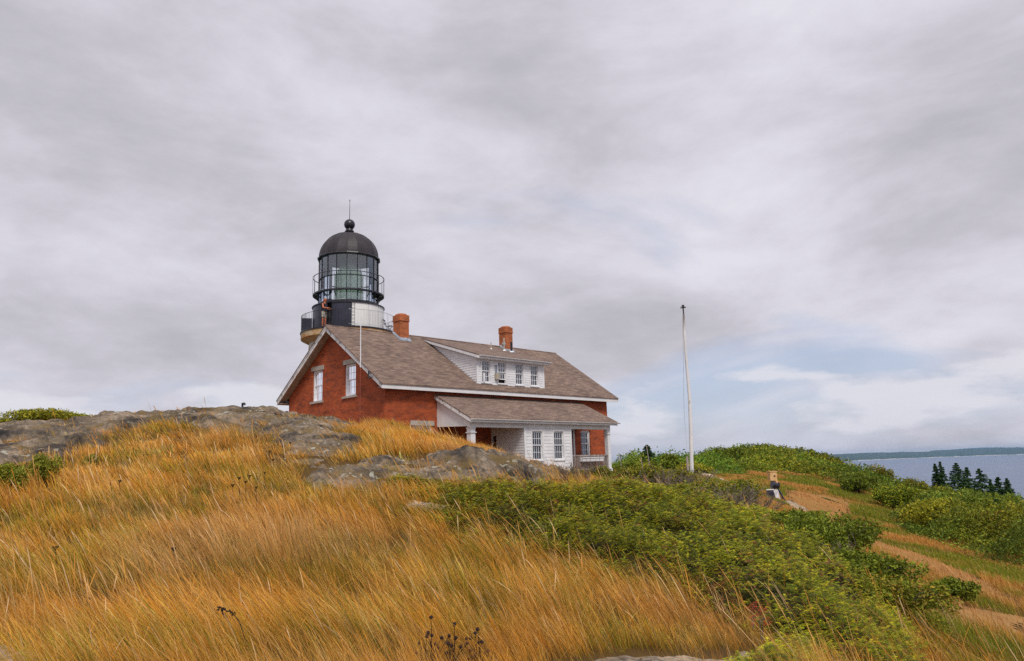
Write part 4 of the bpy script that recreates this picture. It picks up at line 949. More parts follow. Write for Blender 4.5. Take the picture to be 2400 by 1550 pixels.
# dormer
DU0, DU1, DV = 6.10, 11.05, .46; DE = 1.80; RV = 4.86; DK = (KS * RV - DE) / (RV - .16)
droof = lambda v: DE + DK * (v - .16)
dw = [(6.41, 7.05, .40, 1.58), (7.55, 8.19, .40, 1.58), (8.83, 9.47, .40, 1.58), (9.99, 10.63, .40, 1.58)]
dormer = MB(HO)
f_d = lambda s, z, d_: (s, DV + d_, z)
holed(dormer, f_d, [(DU0, KS * DV - .05), (DU1, KS * DV - .05), (DU1, DE - .02), (DU0, DE - .02)], dw, .1)
boards(dormer, f_d, DU0 + .09, DU1 - .09, KS * DV, DE - .06, [(a - .05, b_ + .05, c - .04, d_ + .05) for a, b_, c, d_ in dw], .125)
for sd, uu in ((-1, DU0), (1, DU1)):
    dormer.add([(uu, DV, KS * DV - .05), (uu, DV, DE + .02), (uu, RV, KS * RV - .02)], [(0, 1, 2)])
    boards(dormer, lambda s, z, d_, uu=uu, sd=sd: (uu - sd * d_, s, z), 0, 0, KS * DV, 3.1, [], .125, lambda z, zt: (max(DV + .05, (zt - DE + .10) / DK + .16), max(DV + .06, z / KS - .01)))
dm = dormer.build('dormer', M['white'], house)
mb = MB(HO)
for a in (DU0 - .03, DU1 - .09): mb.box((a, DV - .038, KS * DV), (a + .12, DV + .02, DE - .02))
for a, b_, c, d_ in dw:
    mb.box((a - .05, DV - .045, c), (a, DV + .02, d_)); mb.box((b_, DV - .045, c), (b_ + .05, DV + .02, d_)); mb.box((a - .05, DV - .045, d_), (b_ + .05, DV + .02, d_ + .05))
mb.build('corner_trim', M['white'], dm)
for i, (q_, nm) in enumerate(zip(dw, ('leftmost dormer window', 'second dormer window with the lower sash raised', 'third dormer window', 'rightmost dormer window'))):
    window(None, *q_, 3, 2, nm, f3=f_d, casing=.035, rec=.03, open_=.2 if i == 1 else 0, curtain=True)
mb = MB(HO); a, b_ = DU0 - .22, DU1 + .24
p = [(a, .13, droof(.13)), (b_, .13, droof(.13)), (b_, RV + .08, droof(RV + .08)), (a, RV + .08, droof(RV + .08))]
mb.hexa([(x_, y_, z_ - .045) for x_, y_, z_ in p] + p); mb.build('dormer_roof', M['shingle'], house)
mb = MB(HO)
for uu in (a + .01, b_ - .06):
    mb.hexa([(uu, .15, droof(.15) - .20), (uu + .05, .15, droof(.15) - .20), (uu + .05, 4.0, max(droof(4.0) - .20, KS * 4 - .0)), (uu, 4.0, max(droof(4.0) - .2, KS * 4 - .0)), (uu, .15, droof(.15) - .048), (uu + .05, .15, droof(.15) - .048), (uu + .05, RV, droof(RV) - .048), (uu, RV, droof(RV) - .048)])
mb.box((a + .062, .16, DE - .2), (b_ - .062, .2, DE - .05)); mb.box((a + .062, .2, DE - .2), (b_ - .062, DV - .003, DE - .17)); mb.build('dormer_fascia', M['white'], house)
def gutter(name, u0, u1, v, z, par):
    mb = MB(HO); n = 8; pr = [(v - .06 + .055 * math.cos(math.pi + math.pi * i / n), z - .06 * math.sin(math.pi * i / n)) for i in range(n + 1)]
    pr2 = [(v - .06 + .047 * math.cos(math.pi + math.pi * i / n), z - .052 * math.sin(math.pi * i / n)) for i in range(n + 1)][::-1]
    mb.prism([(u0, y_, z_) for y_, z_ in pr + pr2], (u1 - u0, 0, 0))
    mb.box((u0, v - .115, z - .06), (u0 + .01, v - .005, z)); mb.box((u1 - .01, v - .115, z - .06), (u1, v - .005, z))
    mb.build(name, M['white'], par)
gutter('gutter', DU0 - .1, DU1 + .32, .157, DE - .05, house)

# porch
PU0, PU1, PV = 3.27, 14.0, -2.27; pz = lambda v: -.36 + (v - V0) * (1.29 / 2.67)
mb = MB(HO); p = [(PU0, PV, pz(PV)), (PU1, PV, pz(PV)), (PU1, V0 - .003, pz(V0)), (PU0, V0 - .003, pz(V0))]; mb.hexa([(x_, y_, z_ - .05) for x_, y_, z_ in p] + p); mb.build('porch_roof', M['shingle'], house)
mb = MB(HO)
for uu in (PU0 + .01, PU1 - .06):
    mb.hexa([(uu, PV + .02, pz(PV) - .22), (uu + .05, PV + .02, pz(PV) - .22), (uu + .05, V0 - .004, pz(V0) - .24), (uu, V0 - .004, pz(V0) - .24), (uu, PV + .02, pz(PV) - .052), (uu + .05, PV + .02, pz(PV) - .052), (uu + .05, V0 - .004, pz(V0) - .052), (uu, V0 - .004, pz(V0) - .052)])
mb.build('porch_rake', M['peel'], house)
mb = MB(HO); mb.box((PU0 + .062, PV + .02, pz(PV) - .2), (PU1 - .062, PV + .06, pz(PV) - .055)); mb.build('porch_fascia', M['white'], house)
mb = MB(HO); mb.box((3.44, -1.97, -2.06), (13.68, -1.80, -1.80)); mb.box((3.40, PV + .065, -1.80), (13.72, -1.80, -1.775)); mb.build('porch_beam', M['white'], house)
mb = MB(HO); mb.prism([(3.43, V0 - .005, -1.93), (3.43, -1.96, -2.02), (3.43, -1.96, pz(-1.96) - .06), (3.43, V0 - .005, pz(V0) - .06)], (.07, 0, 0)); mb.build('porch_gable', M['white'], house)
mb = MB(HO); mb.prism([(13.62, V0 - .005, -1.93), (13.62, -1.79, -1.93), (13.62, -1.79, pz(-1.79) - .06), (13.62, V0 - .005, pz(V0) - .06)], (.07, 0, 0)); mb.build('porch_gable', M['white'], house)
gutter('gutter', PU0 - .02, PU1 + .12, PV + .02, pz(PV) - .05, house)
mb = MB(HO); mb.box((3.4, -2.05, -FL - .12), (13.8, V0 - .004, -FL)); mb.build('porch_floor', M['greywood'], house)
mb = MB(HO); mb.box((3.4, -1.95, -FL - 1.2), (13.75, -1.85, -FL - .125)); mb.build('porch_base', M['greywood'], house)
for uu, ww in ((3.5, .28), (13.42, .22)):
    mb = MB(HO); mb.box((uu, -1.97 - .0, -FL), (uu + ww, -1.97 + ww, -2.065)); mb.box((uu - .04, -2.01, -2.32), (uu + ww + .04, -1.93 + ww, -2.28)); mb.box((uu - .02, -1.99, -2.12), (uu + ww + .02, -1.95 + ww, -2.068)); mb.box((uu - .04, -2.01, -FL), (uu + ww + .04, -1.93 + ww, -FL + .15)); mb.build('porch_post', M['white'], house)
# enclosed room on the porch
RU0, RU1 = 6.93, 10.35; rw = [(7.46, 8.20, -3.62, -2.20), (9.02, 9.76, -3.62, -2.20)]
f_r = lambda s, z, d_: (s, -1.985 + d_, z)
mb = MB(HO); holed(mb, f_r, [(RU0, -FL - .9), (RU1, -FL - .9), (RU1, -2.07), (RU0, -2.07)], rw, .1)
boards(mb, f_r, RU0 + .1, RU1 - .1, -FL - .2, -2.07, [(a - .07, b_ + .07, c - .06, d_ + .07) for a, b_, c, d_ in rw], .17)
f_s = lambda s, z, d_: (RU0 + d_, s, z)
holed(mb, f_s, [(-1.98, -FL), (V0 - .004, -FL), (V0 - .004, -1.81), (-1.98, -1.81)], [(.02, .34, -3.4, -2.35)], .1)
boards(mb, f_s, -1.95, V0 - .004, -FL, -1.85, [(-.05, .40, -3.5, -2.25)], .13)
mb.box((RU1 - .05, -1.97, -FL), (RU1, V0 - .004, -1.81))
rm = mb.build('porch_room', M['white'], house)
mb = MB(HO)
for a in (RU0 - .03, RU1 - .10): mb.box((a, -2.022, -FL - .2), (a + .13, -1.99, -2.062))
for a, b_, c, d_ in rw:
    mb.box((a - .07, -2.03, c - .06), (a, -1.99, d_ + .07)); mb.box((b_, -2.03, c - .06), (b_ + .07, -1.99, d_ + .07)); mb.box((a, -2.03, d_), (b_, -1.99, d_ + .07)); mb.box((a, -2.03, c - .06), (b_, -1.99, c))
mb.build('corner_trim', M['white'], rm)
for q_, nm in zip(rw, ('left window of the porch room', 'right window of the porch room')): window(None, *q_, 4, 2, nm, f3=f_r, casing=.02, rec=.03, curtain=False, sill=False)
mb = MB(HO); mb.box((RU0 + .9, .1, -FL), (RU0 + .95, .34, -2.3)); mb.build('side_window', M['dark'], house)
# railing
mb = MB(HO); mb.box((RU1 + .03, -1.96, -3.47), (13.41, -1.88, -3.41)); mb.box((RU1 + .03, -1.95, -4.18), (13.41, -1.89, -4.13)); mb.build('handrail', M['greywood'], house)
for i in range(24):
    uu = RU1 + .10 + i * .125; mb = MB(HO); mb.box((uu, -1.94, -4.127), (uu + .04, -1.90, -3.473)); mb.build('baluster', M['greywood'], house)
mb = MB(HO)
for v_ in np.arange(-1.8, .3, .14): mb.box((13.5, v_, -4.13), (13.54, v_ + .04, -3.47))
mb.box((13.48, -1.74, -3.47), (13.56, .39, -3.41)); mb.build('handrail', M['greywood'], house)

# chimneys
def chimney(u0, u1, v0, v1, zb, zt, label):
    mb = MB(HO); mb.box((u0, v0, zb), (u1, v1, zt - .42)); e_ = .035
    mb.box((u0 - e_, v0 - e_, zt - .42), (u1 + e_, v1 + e_, zt - .36)); mb.box((u0 - e_ * .5, v0 - e_ * .5, zt - .36), (u1 + e_ * .5, v1 + e_ * .5, zt - .08))
    c = .10; pr = lambda z, s: [(u0 + s + c, v0 + s, z), (u1 - s - c, v0 + s, z), (u1 - s, v0 + s + c, z), (u1 - s, v1 - s - c, z), (u1 - s - c, v1 - s, z), (u0 + s + c, v1 - s, z), (u0 + s, v1 - s - c, z), (u0 + s, v0 + s + c, z)]
    mb.add(pr(zt - .079, -.0) + pr(zt, .05), [tuple(range(8, 16))] + [(i, (i + 1) % 8, 8 + (i + 1) % 8, 8 + i) for i in range(8)])
    co = mb.build('chimney', M['chim'], house); co['label'] = label
    mb = MB(HO); f_ = .12
    mb.hexa([(u0 - .10, v0 - .12, rz(v0 - .12) + .005), (u1 + .10, v0 - .12, rz(v0 - .12) + .005), (u1 + .10, v0 - .002, rz(v0) + .005), (u0 - .10, v0 - .002, rz(v0) + .005), (u0 - .10, v0 - .12, rz(v0 - .12) + .02), (u1 + .10, v0 - .12, rz(v0 - .12) + .02), (u1 + .02, v0 - .002, rz(v0) + f_), (u0 - .02, v0 - .002, rz(v0) + f_)])
    for a, b_ in ((u0 - .10, u0 - .002), (u1 + .002, u1 + .10)):
        mb.hexa([(a, v0, rz(v0) + .004), (b_, v0, rz(v0) + .004), (b_, WD / 2, RH + .004), (a, WD / 2, RH + .004), (a, v0, rz(v0) + .05), (b_, v0, rz(v0) + .11), (b_, WD / 2, RH + .11), (a, WD / 2, RH + .05)])
    mb.build('flashing', M['lead'], co)
chimney(4.14, 4.72, 4.38, 5.02, 2.6, 4.42, 'left chimney beside the lighthouse')
chimney(12.10, 12.68, 4.50, 5.10, 2.7, 4.62, 'right chimney above the dormer')
# roof pipes and fittings
for (u_, v_, h_, r_, mt, lb) in [(9.75, 3.3, .38, .028, 'tanpipe', 'thin grey vent pipe on the dormer roof'), (10.7, 3.2, .75, .05, 'tanpipe', 'tan vent pipe beside the right chimney'), (10.95, 2.85, .60, .065, 'black', 'black stove pipe in front of the right chimney')]:
    mb = MB(HO); z_ = droof(v_); mb.tube([(u_, v_, z_ - .05), (u_, v_, z_ + h_)], r_, 10); o = mb.build('vent_pipe', M[mt], house); o['label'] = lb
    mb = MB(HO); mb.lathe([(r_ * 2.6, z_ - .03), (r_ * 1.2, z_ + .06)], 12, c=(u_, v_)); mb.build('pipe_collar', M['white'], o)
mb = MB(HO); mb.lathe([(.001, 3.42), (.09, 3.40), (.13, 3.30), (.09, 3.2), (.001, 3.18)], 14, c=(11.35, 3.9)); mb.tube([(11.35, 3.9, 2.7), (11.35, 3.9, 3.25)], .03, 8); mb.build('roof_ventilator', M['lead'], house, True)
mb = MB(HO); mb.box((7.30, DV - .17, .60), (7.52, DV - .048, .90)); mb.build('meter_box', M['tanpipe'], house)
mb = MB(HO)
for i in range(4): mb.box((7.33 + i * .045, DV - .07, .93), (7.35 + i * .045, DV - .048, 1.35))
mb.build('conduit', M['lead'], house)
mb = MB(HO); mb.box((6.47, DV - .12, .42), (6.56, DV - .048, .88)); mb.build('white_bracket', M['white'], house)
mb = MB(HO); mb.tube([(-.05, .98, .62), (-.08, .97, .36), (-.08, .86, .25), (-.08, .74, .27)], .035, 8); mb.build('drain_elbow', M['black'], house)

# ------------------------------------------------------------------ things by the house
def hloc(u, v, z): return hw(u, v, z)
b_ = hloc(-.07, 1.65, -3.2); ap = empty('antenna_mast', b_, YAW, label='thin white mast clamped to the gable edge in front of the roof', cat='mast')
mb = MB(); mb.tube([(0, 0, 4.05), (0, 0, 6.25)], [.028, .022], 8); mb.build('mast', M['white'], ap)
mb = MB(); mb.tube([(0, 0, .2), (0, 0, 4.1)], .012, 6); mb.build('cable', M['redcable'], ap)
b_ = hloc(11.4, -1.78, -FL); bo = empty('planter_box', hloc(11.9, -2.05, -3.75), YAW, label='long white planter box hung on the porch railing', cat='planter')
mb = MB(); mb.prism([(-.85, -.10, 0), (-.85, .09, 0), (-.85, .09, .22), (-.85, -.13, .22)], (1.7, 0, 0)); mb.build('box', M['white'], bo)
mb = MB(); mb.box((-.87, -.15, .18), (.87, -.131, .225)); mb.build('rim', M['white'], bo)
fc = empty('folding_chair', hloc(12.2, -1.3, -FL), YAW, label='folding chair with crossed legs behind the porch railing', cat='chair')
for s in (-.22, .22):
    mb = MB(); mb.tube([(s, -.25, 0), (s, .22, .5)], .014, 6); mb.build('leg', M['greywood'], fc); mb = MB(); mb.tube([(s, .25, 0), (s, -.22, .5)], .014, 6); mb.build('leg', M['greywood'], fc)
mb = MB(); mb.box((-.24, -.2, .49), (.24, .2, .515)); mb.build('seat', M['greywood'], fc)
mb = MB(); mb.box((-.24, .2, .55), (.24, .23, .85)); mb.build('backrest', M['greywood'], fc)

# vent pipe on the ledge
p0 = onground(568, 957, 25.9); z0 = W(568, 957, 25.9)[2]
vp = empty('ledge_pipe', (p0[0], p0[1], z0 - .05), label='small dark bent pipe standing on the rock ledge skyline', cat='pipe')
mb = MB(); mb.tube([(0, 0, -.4), (0, 0, .19)], .035, 10); mb.build('riser', M['black'], vp); mb = MB(); mb.tube([(-.02, 0, .19), (.05, 0, .215), (.09, 0, .17)], .042, 10); mb.build('hood', M['black'], vp)

# flagpole
b_ = W(1622, 1122, 38); bx_, by_ = b_[:2]; gz_ = min(float(hgt(bx_, by_)[0]), b_[2])
pp = [W(*q_) for q_ in ((1622, 1128, 38), (1621, 1090, 38), (1619, 1000, 38), (1616, 930, 38), (1609, 850, 38), (1604, 780, 38), (1602, 735, 38))]
fp = empty('flagpole', (b_[0], b_[1], b_[2] - .15), label='tall bent white pole standing in brush right of the house', cat='pole')
rel = [Vector(p_) - Vector((b_[0], b_[1], b_[2] - .15)) for p_ in pp]
mb = MB(); mb.tube([rel[0] - Vector((0, 0, .5))] + rel, [.11, .105, .10, .095, .085, .075, .06, .05], 12); mb.build('mast', M['pole'], fp, True)
tp_ = rel[-1]; mb = MB(); mb.tube([tp_, tp_ + Vector((0, 0, .33))], .035, 8); mb.tube([tp_ + Vector((-.13, 0, .32)), tp_ + Vector((.13, 0, .34))], .05, 8); mb.box(tuple(tp_ + Vector((-.06, -.05, .30))), tuple(tp_ + Vector((.05, .05, .45)))); mb.build('truck', M['black'], fp)
mb = MB(); e0 = Vector(W(1600, 745, 37.9)) - fp.location; e1 = Vector(W(1603, 960, 37.6)) - fp.location; e2 = Vector(W(1613, 1100, 37.6)) - fp.location; mb.tube([e0, e1, e2], .008, 5); mb.build('halyard', M['greywood'], fp)
mb = MB(); l0 = Vector(W(1612, 1070, 37.7)) - fp.location; l1 = Vector(W(1613, 1110, 37.7)) - fp.location; mb.box(tuple(l1 - Vector((.05, .03, .4))), tuple(l0 + Vector((.01, .03, 0)))); mb.build('side_stay', M['greywood'], fp)
# leaning stakes
for i, (a, b2, D, lb) in enumerate([((1452, 1067), (1459, 1096), 40, 'leaning grey stake nearest the porch'), ((1502, 1072), (1509, 1104), 40, 'leaning grey stake in the middle of three'), ((1515, 1045), (1526, 1098), 40, 'tallest leaning grey stake in front of the single spruce')]):
    q0 = W(*b2, D); q1 = W(*a, D); st = empty('stake', q0, label=lb, cat='stake', group='leaning stakes beside the porch'); mb = MB(); mb.tube([(0, 0, -.5), tuple(q1 - q0)], [.028, .02], 7); mb.build('shaft', M['greywood'], st)
    mb = MB(); e_ = Vector(q1 - q0); mb.tube([e_ * .93, e_ * 1.0], .03, 7); mb.build('end', M['greywood'], st)

# winch post on the path
c = W(1816, 1182, 44); wi = empty('winch_post', c, R(10), label='wooden post with pine box, white boards and a dark slanting brace beside the path', cat='winch')
s = 44 / FPX
mb = MB(); mb.box((-.10, -.1, -.3), (.10, .1, 1.35)); mb.build('post', M['greywood'], wi)
mb = MB(); mb.box((-.22, -.16, 1.34), (.20, .16, 1.84)); mb.box((-.25, -.19, 1.84), (.23, .19, 1.88)); pb = mb.build('pine_box', M['wood'], wi)
mb = MB(); mb.tube([(.05, -.165, 1.60), (.05, -.175, 1.60)], .055, 12); mb.build('hole', M['dark'], pb)
mb = MB(); mb.box((.10, -.18, .95), (.22, -.14, 1.335)); mb.build('pine_batten', M['wood'], wi)
mb = MB(); mb.tube([(-.16, -.2, 1.12), (.18, -.2, 1.05)], .16, 14); mb.tube([(-.18, -.2, 1.125), (-.16, -.2, 1.12)], .20, 14); mb.tube([(.18, -.2, 1.05), (.20, -.2, 1.045)], .20, 14); mb.build('drum', M['drumdark'], wi)
mb = MB(); mb.hexa([(-.55, -.22, .05), (.30, -.22, .05), (.30, -.12, .05), (-.55, -.12, .05), (-.15, -.22, .85), (.16, -.22, .85), (.16, -.12, .85), (-.15, -.12, .85)]); mb.build('skirt_panel', M['peel'], wi)
mb = MB(); mb.hexa([(-.62, -.26, .35), (-.05, -.26, .35), (-.05, -.222, .35), (-.62, -.222, .35), (-.58, -.26, .80), (-.16, -.26, .80), (-.16, -.222, .80), (-.58, -.222, .80)]); mb.build('side_panel', M['drumdark'], wi)
mb = MB(); mb.box((-.6, -.28, .25), (.1, -.225, .31)); mb.box((-.6, -.28, .82), (-.12, -.225, .87)); mb.build('rail', M['white'], wi)
mb = MB(); mb.tube([(.16, -.1, 1.0), (.62, -.25, -.05)], .055, 8); mb.build('brace', M['drumdark'], wi)

# ------------------------------------------------------------------ lighthouse
TD = 46.5; ax = W(816.6, 760, TD); TX, TY = ax[0], ax[1]
def tz(py, px=817): return W(px, py, TD)[2]
Z0 = -2.0                                # foot of the tower
lt = empty('lighthouse', (TX, TY, Z0), label='lighthouse tower with black domed glass lantern and half white, half dark watch room', cat='lighthouse')
k_ = TD / FPX * 1.02
zG = tz(783) - Z0; zGb = tz(806) - Z0; zDt = tz(725) - Z0; zLb = tz(719) - Z0; zC = tz(694) - Z0; zR1 = tz(655) - Z0; zRim = tz(611) - Z0; zDome = tz(549) - Z0; zBall = tz(527) - Z0; zTip = tz(469) - Z0
rL = 69 * k_; rD = 81.5 * k_; rG = 107 * k_; rCw = 82.5 * k_; tocam = math.atan2(-TY, -TX)
mb = MB(); mb.lathe([(3.0, -1), (2.42, zGb - .02), (2.35, zGb - .01)], 48); mb.build('shaft', M['cement'], lt, True)
mb = MB(); mb.lathe([(2.38, zGb - .10), (rG - .02, zGb + .17), (rG, zGb + .2), (rG, zG - .09), (rG - .3, zG - .085)], 64); mb.build('gallery_slab', M['rust'], lt)
mb = MB(); mb.lathe([(rG - .3, zG - .08), (rG + .045, zG - .08), (rG + .045, zG), (rD - .1, zG + .004)], 64); mb.build('gallery_floor', M['black'], lt)
# watch room drum: dark part and white part, split where the ladder hangs
a_split = tocam + math.asin(7.5 * k_ / rD) ; NN = 40
def arc(r_, a0, a1, z0, z1, name, mt, lip=.0, par=lt, n=NN):
    mb = MB(); mb.lathe([(r_, z0), (r_, z1)], n, a0, a1); return mb.build(name, mt, par, True)
door_a0 = tocam - math.asin(47 * k_ / rD); door_a1 = tocam - math.asin(37 * k_ / rD)
zW = zDt - .02
arc(rD, a_split, a_split + R(150), zG, zW, 'white_wall', M['drumwhite'])
arc(rD, door_a1, a_split, zG, zW, 'dark_wall', M['drumdark'])
arc(rD, a_split + R(150), door_a0 + 2 * math.pi, zG, zW, 'dark_wall', M['drumdark'])
arc(rD, door_a0, door_a1, zG + 1.85, zW, 'dark_wall', M['drumdark'], n=6)
mb = MB(); mb.lathe([(rD - .25, zG), (rD - .25, zW)], 10, door_a0 - .1, door_a1 + .1); mb.build('doorway', M['dark'], lt)
for i in range(14):                      # plate seams
    a = a_split + R(4) + i * R(23); mb = MB(); mb.lathe([(rD + .003, zG), (rD + .012, zG), (rD + .012, zW), (rD + .003, zW)], 1, a, a + R(.35)); mb.build('seam', M['black'] if not (i < 6) else M['lead'], lt)
mb = MB(); mb.lathe([(rL, zW), (rD + .06, zW), (rD + .06, zW + .07), (rL - .02, zLb + .03)], 64); mb.build('watch_room_roof', M['black'], lt)
mb = MB(); mb.lathe([(rL + .02, zLb), (rL + .02, zLb + .09), (rL - .08, zLb + .1)], 36, tocam - R(60), tocam - R(5)); mb.build('white_sill', M['white'], lt)
# glass lantern
NS = 18; ph = tocam - R(4)
mb = MB(); mb.lathe([(rL - .03, zLb), (rL - .03, zRim)], NS, ph, ph + 2 * math.pi); mb.build('lantern_glass', M['lantern'], lt)
for i in range(NS):
    a = ph + 2 * math.pi * i / NS; mb = MB(); mb.tube([(rL * math.cos(a), rL * math.sin(a), zLb - .05), (rL * math.cos(a), rL * math.sin(a), zRim + .02)], .026, 6); mb.build('mullion', M['black'], lt)
def ring(name, r_, z_, t_, mt=M['black'], n=64, par=lt):
    mb = MB(); mb.lathe([(r_ - t_, z_ - t_), (r_ + t_, z_ - t_), (r_ + t_, z_ + t_), (r_ - t_, z_ + t_), (r_ - t_, z_ - t_)], n); return mb.build(name, mt, par)
zm1 = tz(655) - Z0; ring('transom', rL, zm1 - .15, .022); ring('transom', rL, zC + .05, .022); ring('lantern_base', rL, zLb + .02, .05)
mb = MB(); mb.lathe([(rL - .05, zC), (rCw, zC), (rCw, zC - .09), (rCw - .05, zC - .10), (rL - .05, zC - .03)], 64); mb.build('catwalk', M['black'], lt)
for i in range(NS):
    a = ph + 2 * math.pi * i / NS; c_, s_ = math.cos(a), math.sin(a); mb = MB()
    mb.tube([(rL * c_, rL * s_, zC - .45), ((rL + .12) * c_, (rL + .12) * s_, zC - .25), ((rCw - .04) * c_, (rCw - .04) * s_, zC - .08)], .022, 6); mb.build('bracket', M['black'], lt)
ring('catwalk_rail', rCw - .01, zR1, .018)
for i in range(20):
    a = ph + .1 + 2 * math.pi * i / 20; c_, s_ = math.cos(a) * (rCw - .01), math.sin(a) * (rCw - .01); mb = MB(); mb.tube([(c_, s_, zC), (c_, s_, zR1)], .012, 5); mb.build('catwalk_post', M['black'], lt)
# dome with flat gores, rim, neck, ball, rod
pr = []; Hd = zDome - zRim - .02
for i in range(15):
    t_ = i / 14 * math.pi / 2; pr.append(((rL + .02) * math.cos(t_) ** .92 + .0 if i < 14 else .16, zRim + .04 + Hd * math.sin(t_)))
pr[-1] = (.2, zDome); mb = MB(); mb.lathe(pr, NS, ph, ph + 2 * math.pi); dmo = mb.build('dome', M['dome'], lt)
mb = MB(); mb.lathe([(rL - .1, zRim - .05), (rL + .10, zRim - .05), (rL + .13, zRim + .0), (rL + .10, zRim + .07), (rL, zRim + .10)], NS, ph, ph + 2 * math.pi); mb.build('cornice', M['black'], lt)
mb = MB(); mb.lathe([(rL - .06, zRim - .04), (1.2, zRim + .30), (.3, zRim + .42), (.01, zRim + .42)], NS, ph, ph + 2 * math.pi); mb.build('lantern_ceiling', M['ceiling'], lt)
for i in range(NS):
    a = ph + 2 * math.pi * i / NS; mb = MB(); mb.tube([(q_[0] * math.cos(a), q_[0] * math.sin(a), q_[1] + .005) for q_ in pr], .018, 5); mb.build('dome_rib', M['dome'], lt, True)
rb = 13 * k_; mb = MB(); mb.lathe([(.27, zDome - .06), (.22, zDome + .03), (.20, zDome + .12), (.30, zDome + .14), (.30, zDome + .19), (.22, zDome + .22), (.24, zDome + .30), (.20, zBall - rb * .8)], 24); mb.build('dome_neck', M['black'], lt, True)
mb = MB(); mb.lathe([(max(.002, rb * math.sin(math.pi * i / 16)), zBall - rb * math.cos(math.pi * i / 16)) for i in range(17)], 28); mb.build('ball', M['black'], lt, True)
mb = MB(); mb.tube([(0, 0, zBall + rb * .9), (0, 0, zTip)], [.022, .012], 6)
for s in (-1, 1): mb.tube([(0, 0, zTip - .12), (s * .05, 0, zTip - .02), (s * .05, 0, zTip + .02)], .008, 5)
mb.build('lightning_rod', M['black'], lt)
# first order lens
zl = zLb - .1; rf = 33 * k_; zs = tz(641) - Z0; zt_ = tz(614) - Z0
prf = []
nring = 30
for i in range(nring):
    t_ = i / nring; z_ = zl + (zt_ - zl) * t_; zsr = (zs - zl) / (zt_ - zl)
    base = rf if t_ < zsr * .9 else rf * max(.28, 1 - ((t_ - zsr * .9) / (1 - zsr * .9)) ** 1.4 * .72)
    prf += [(base, z_), (base - .045, z_ + (zt_ - zl) / nring * .8)]
mb = MB(); mb.lathe(prf + [(.01, zt_ + .05)], 24); mb.build('fresnel_lens', M['lens'], lt)
for i in range(8):
    a = ph + .2 + i * math.pi / 4; mb = MB(); mb.tube([((rf + .02) * math.cos(a), (rf + .02) * math.sin(a), zl), ((rf + .02) * math.cos(a), (rf + .02) * math.sin(a), zs)], .014, 5); mb.build('lens_frame', M['tanpipe'], lt)
mb = MB(); mb.lathe([(.6, zG), (.6, zl)], 20); mb.build('lens_pedestal', M['black'], lt)
# gallery railing
rr_ = rG - .02; hR = 1.02
for z_, t_ in ((zG + hR, .012), (zG + .12, .007)):
    for a0_, mt in ((tocam - math.pi, M['black']), (tocam, M['galv'])):
        mb = MB(); mb.lathe([(rr_ - t_, z_ - t_), (rr_ + t_, z_ - t_), (rr_ + t_, z_ + t_), (rr_ - t_, z_ + t_), (rr_ - t_, z_ - t_)], 32, a0_, a0_ + math.pi); mb.build('gallery_rail', mt, lt)
for i in range(96):
    a = ph + 2 * math.pi * i / 96; c_, s_ = math.cos(a) * rr_, math.sin(a) * rr_; mb = MB(); mb.tube([(c_, s_, zG), (c_, s_, zG + hR)], (.006 if math.sin(a - tocam) > 0 else .010) if i % 8 else .020, 4 if i % 8 else 6); mb.build('gallery_baluster', M['galv'] if math.sin(a - tocam) > 0 else M['black'], lt)
a = tocam - R(90); mb = MB(); c_, s_ = math.cos(a), math.sin(a)
mb.prism([(rD * c_ * 1.01, rD * s_ * 1.01, zG + .05), ((rr_ - .06) * c_, (rr_ - .06) * s_, zG + .05), ((rr_ - .06) * c_, (rr_ - .06) * s_, zG + .98), (rD * c_ * 1.01, rD * s_ * 1.01, zG + .98)], (-s_ * .04, c_ * .04, 0)); mb.build('gallery_door', M['drumdark'], lt)
# ladder
a = a_split + R(1.6); rl = rD + .05; mb = MB()
for s in (-1, 1):
    aa = a + s * .045; mb.tube([(rl * math.cos(aa), rl * math.sin(aa), zG), (rl * math.cos(aa), rl * math.sin(aa), zW)], .012, 5)
for i in range(7): z_ = zG + .15 + i * .22; mb.tube([(rl * math.cos(a - .045), rl * math.sin(a - .045), z_), (rl * math.cos(a + .045), rl * math.sin(a + .045), z_)], .010, 5)
mb.build('ladder', M['black'], lt)

# lawn chair on the gallery, right
a = tocam + R(72); cc = (TX + (rD + .38) * math.cos(a), TY + (rD + .38) * math.sin(a), Z0 + zG)
lc = empty('deck_chair', cc, tocam + R(160), label='dark and white deck chair on the lighthouse gallery at right', cat='chair')
for s in (-.2, .2):
    mb = MB(); mb.tube([(s, -.28, 0), (s, .18, .42), (s + .0, .30, .85)], .018, 6); mb.build('leg', M['black'], lc); mb = MB(); mb.tube([(s, .30, 0), (s, -.25, .40)], .018, 6); mb.build('leg', M['black'], lc)
mb = MB(); mb.box((-.22, -.27, .38), (.22, .2, .41)); mb.build('seat', M['white'], lc)
for i in range(3): mb = MB(); mb.box((-.22, .20 + i * .035, .48 + i * .12), (.22, .215 + i * .035, .57 + i * .12)); mb.build('back_strap', M['white'] if i % 2 else M['black'], lc)

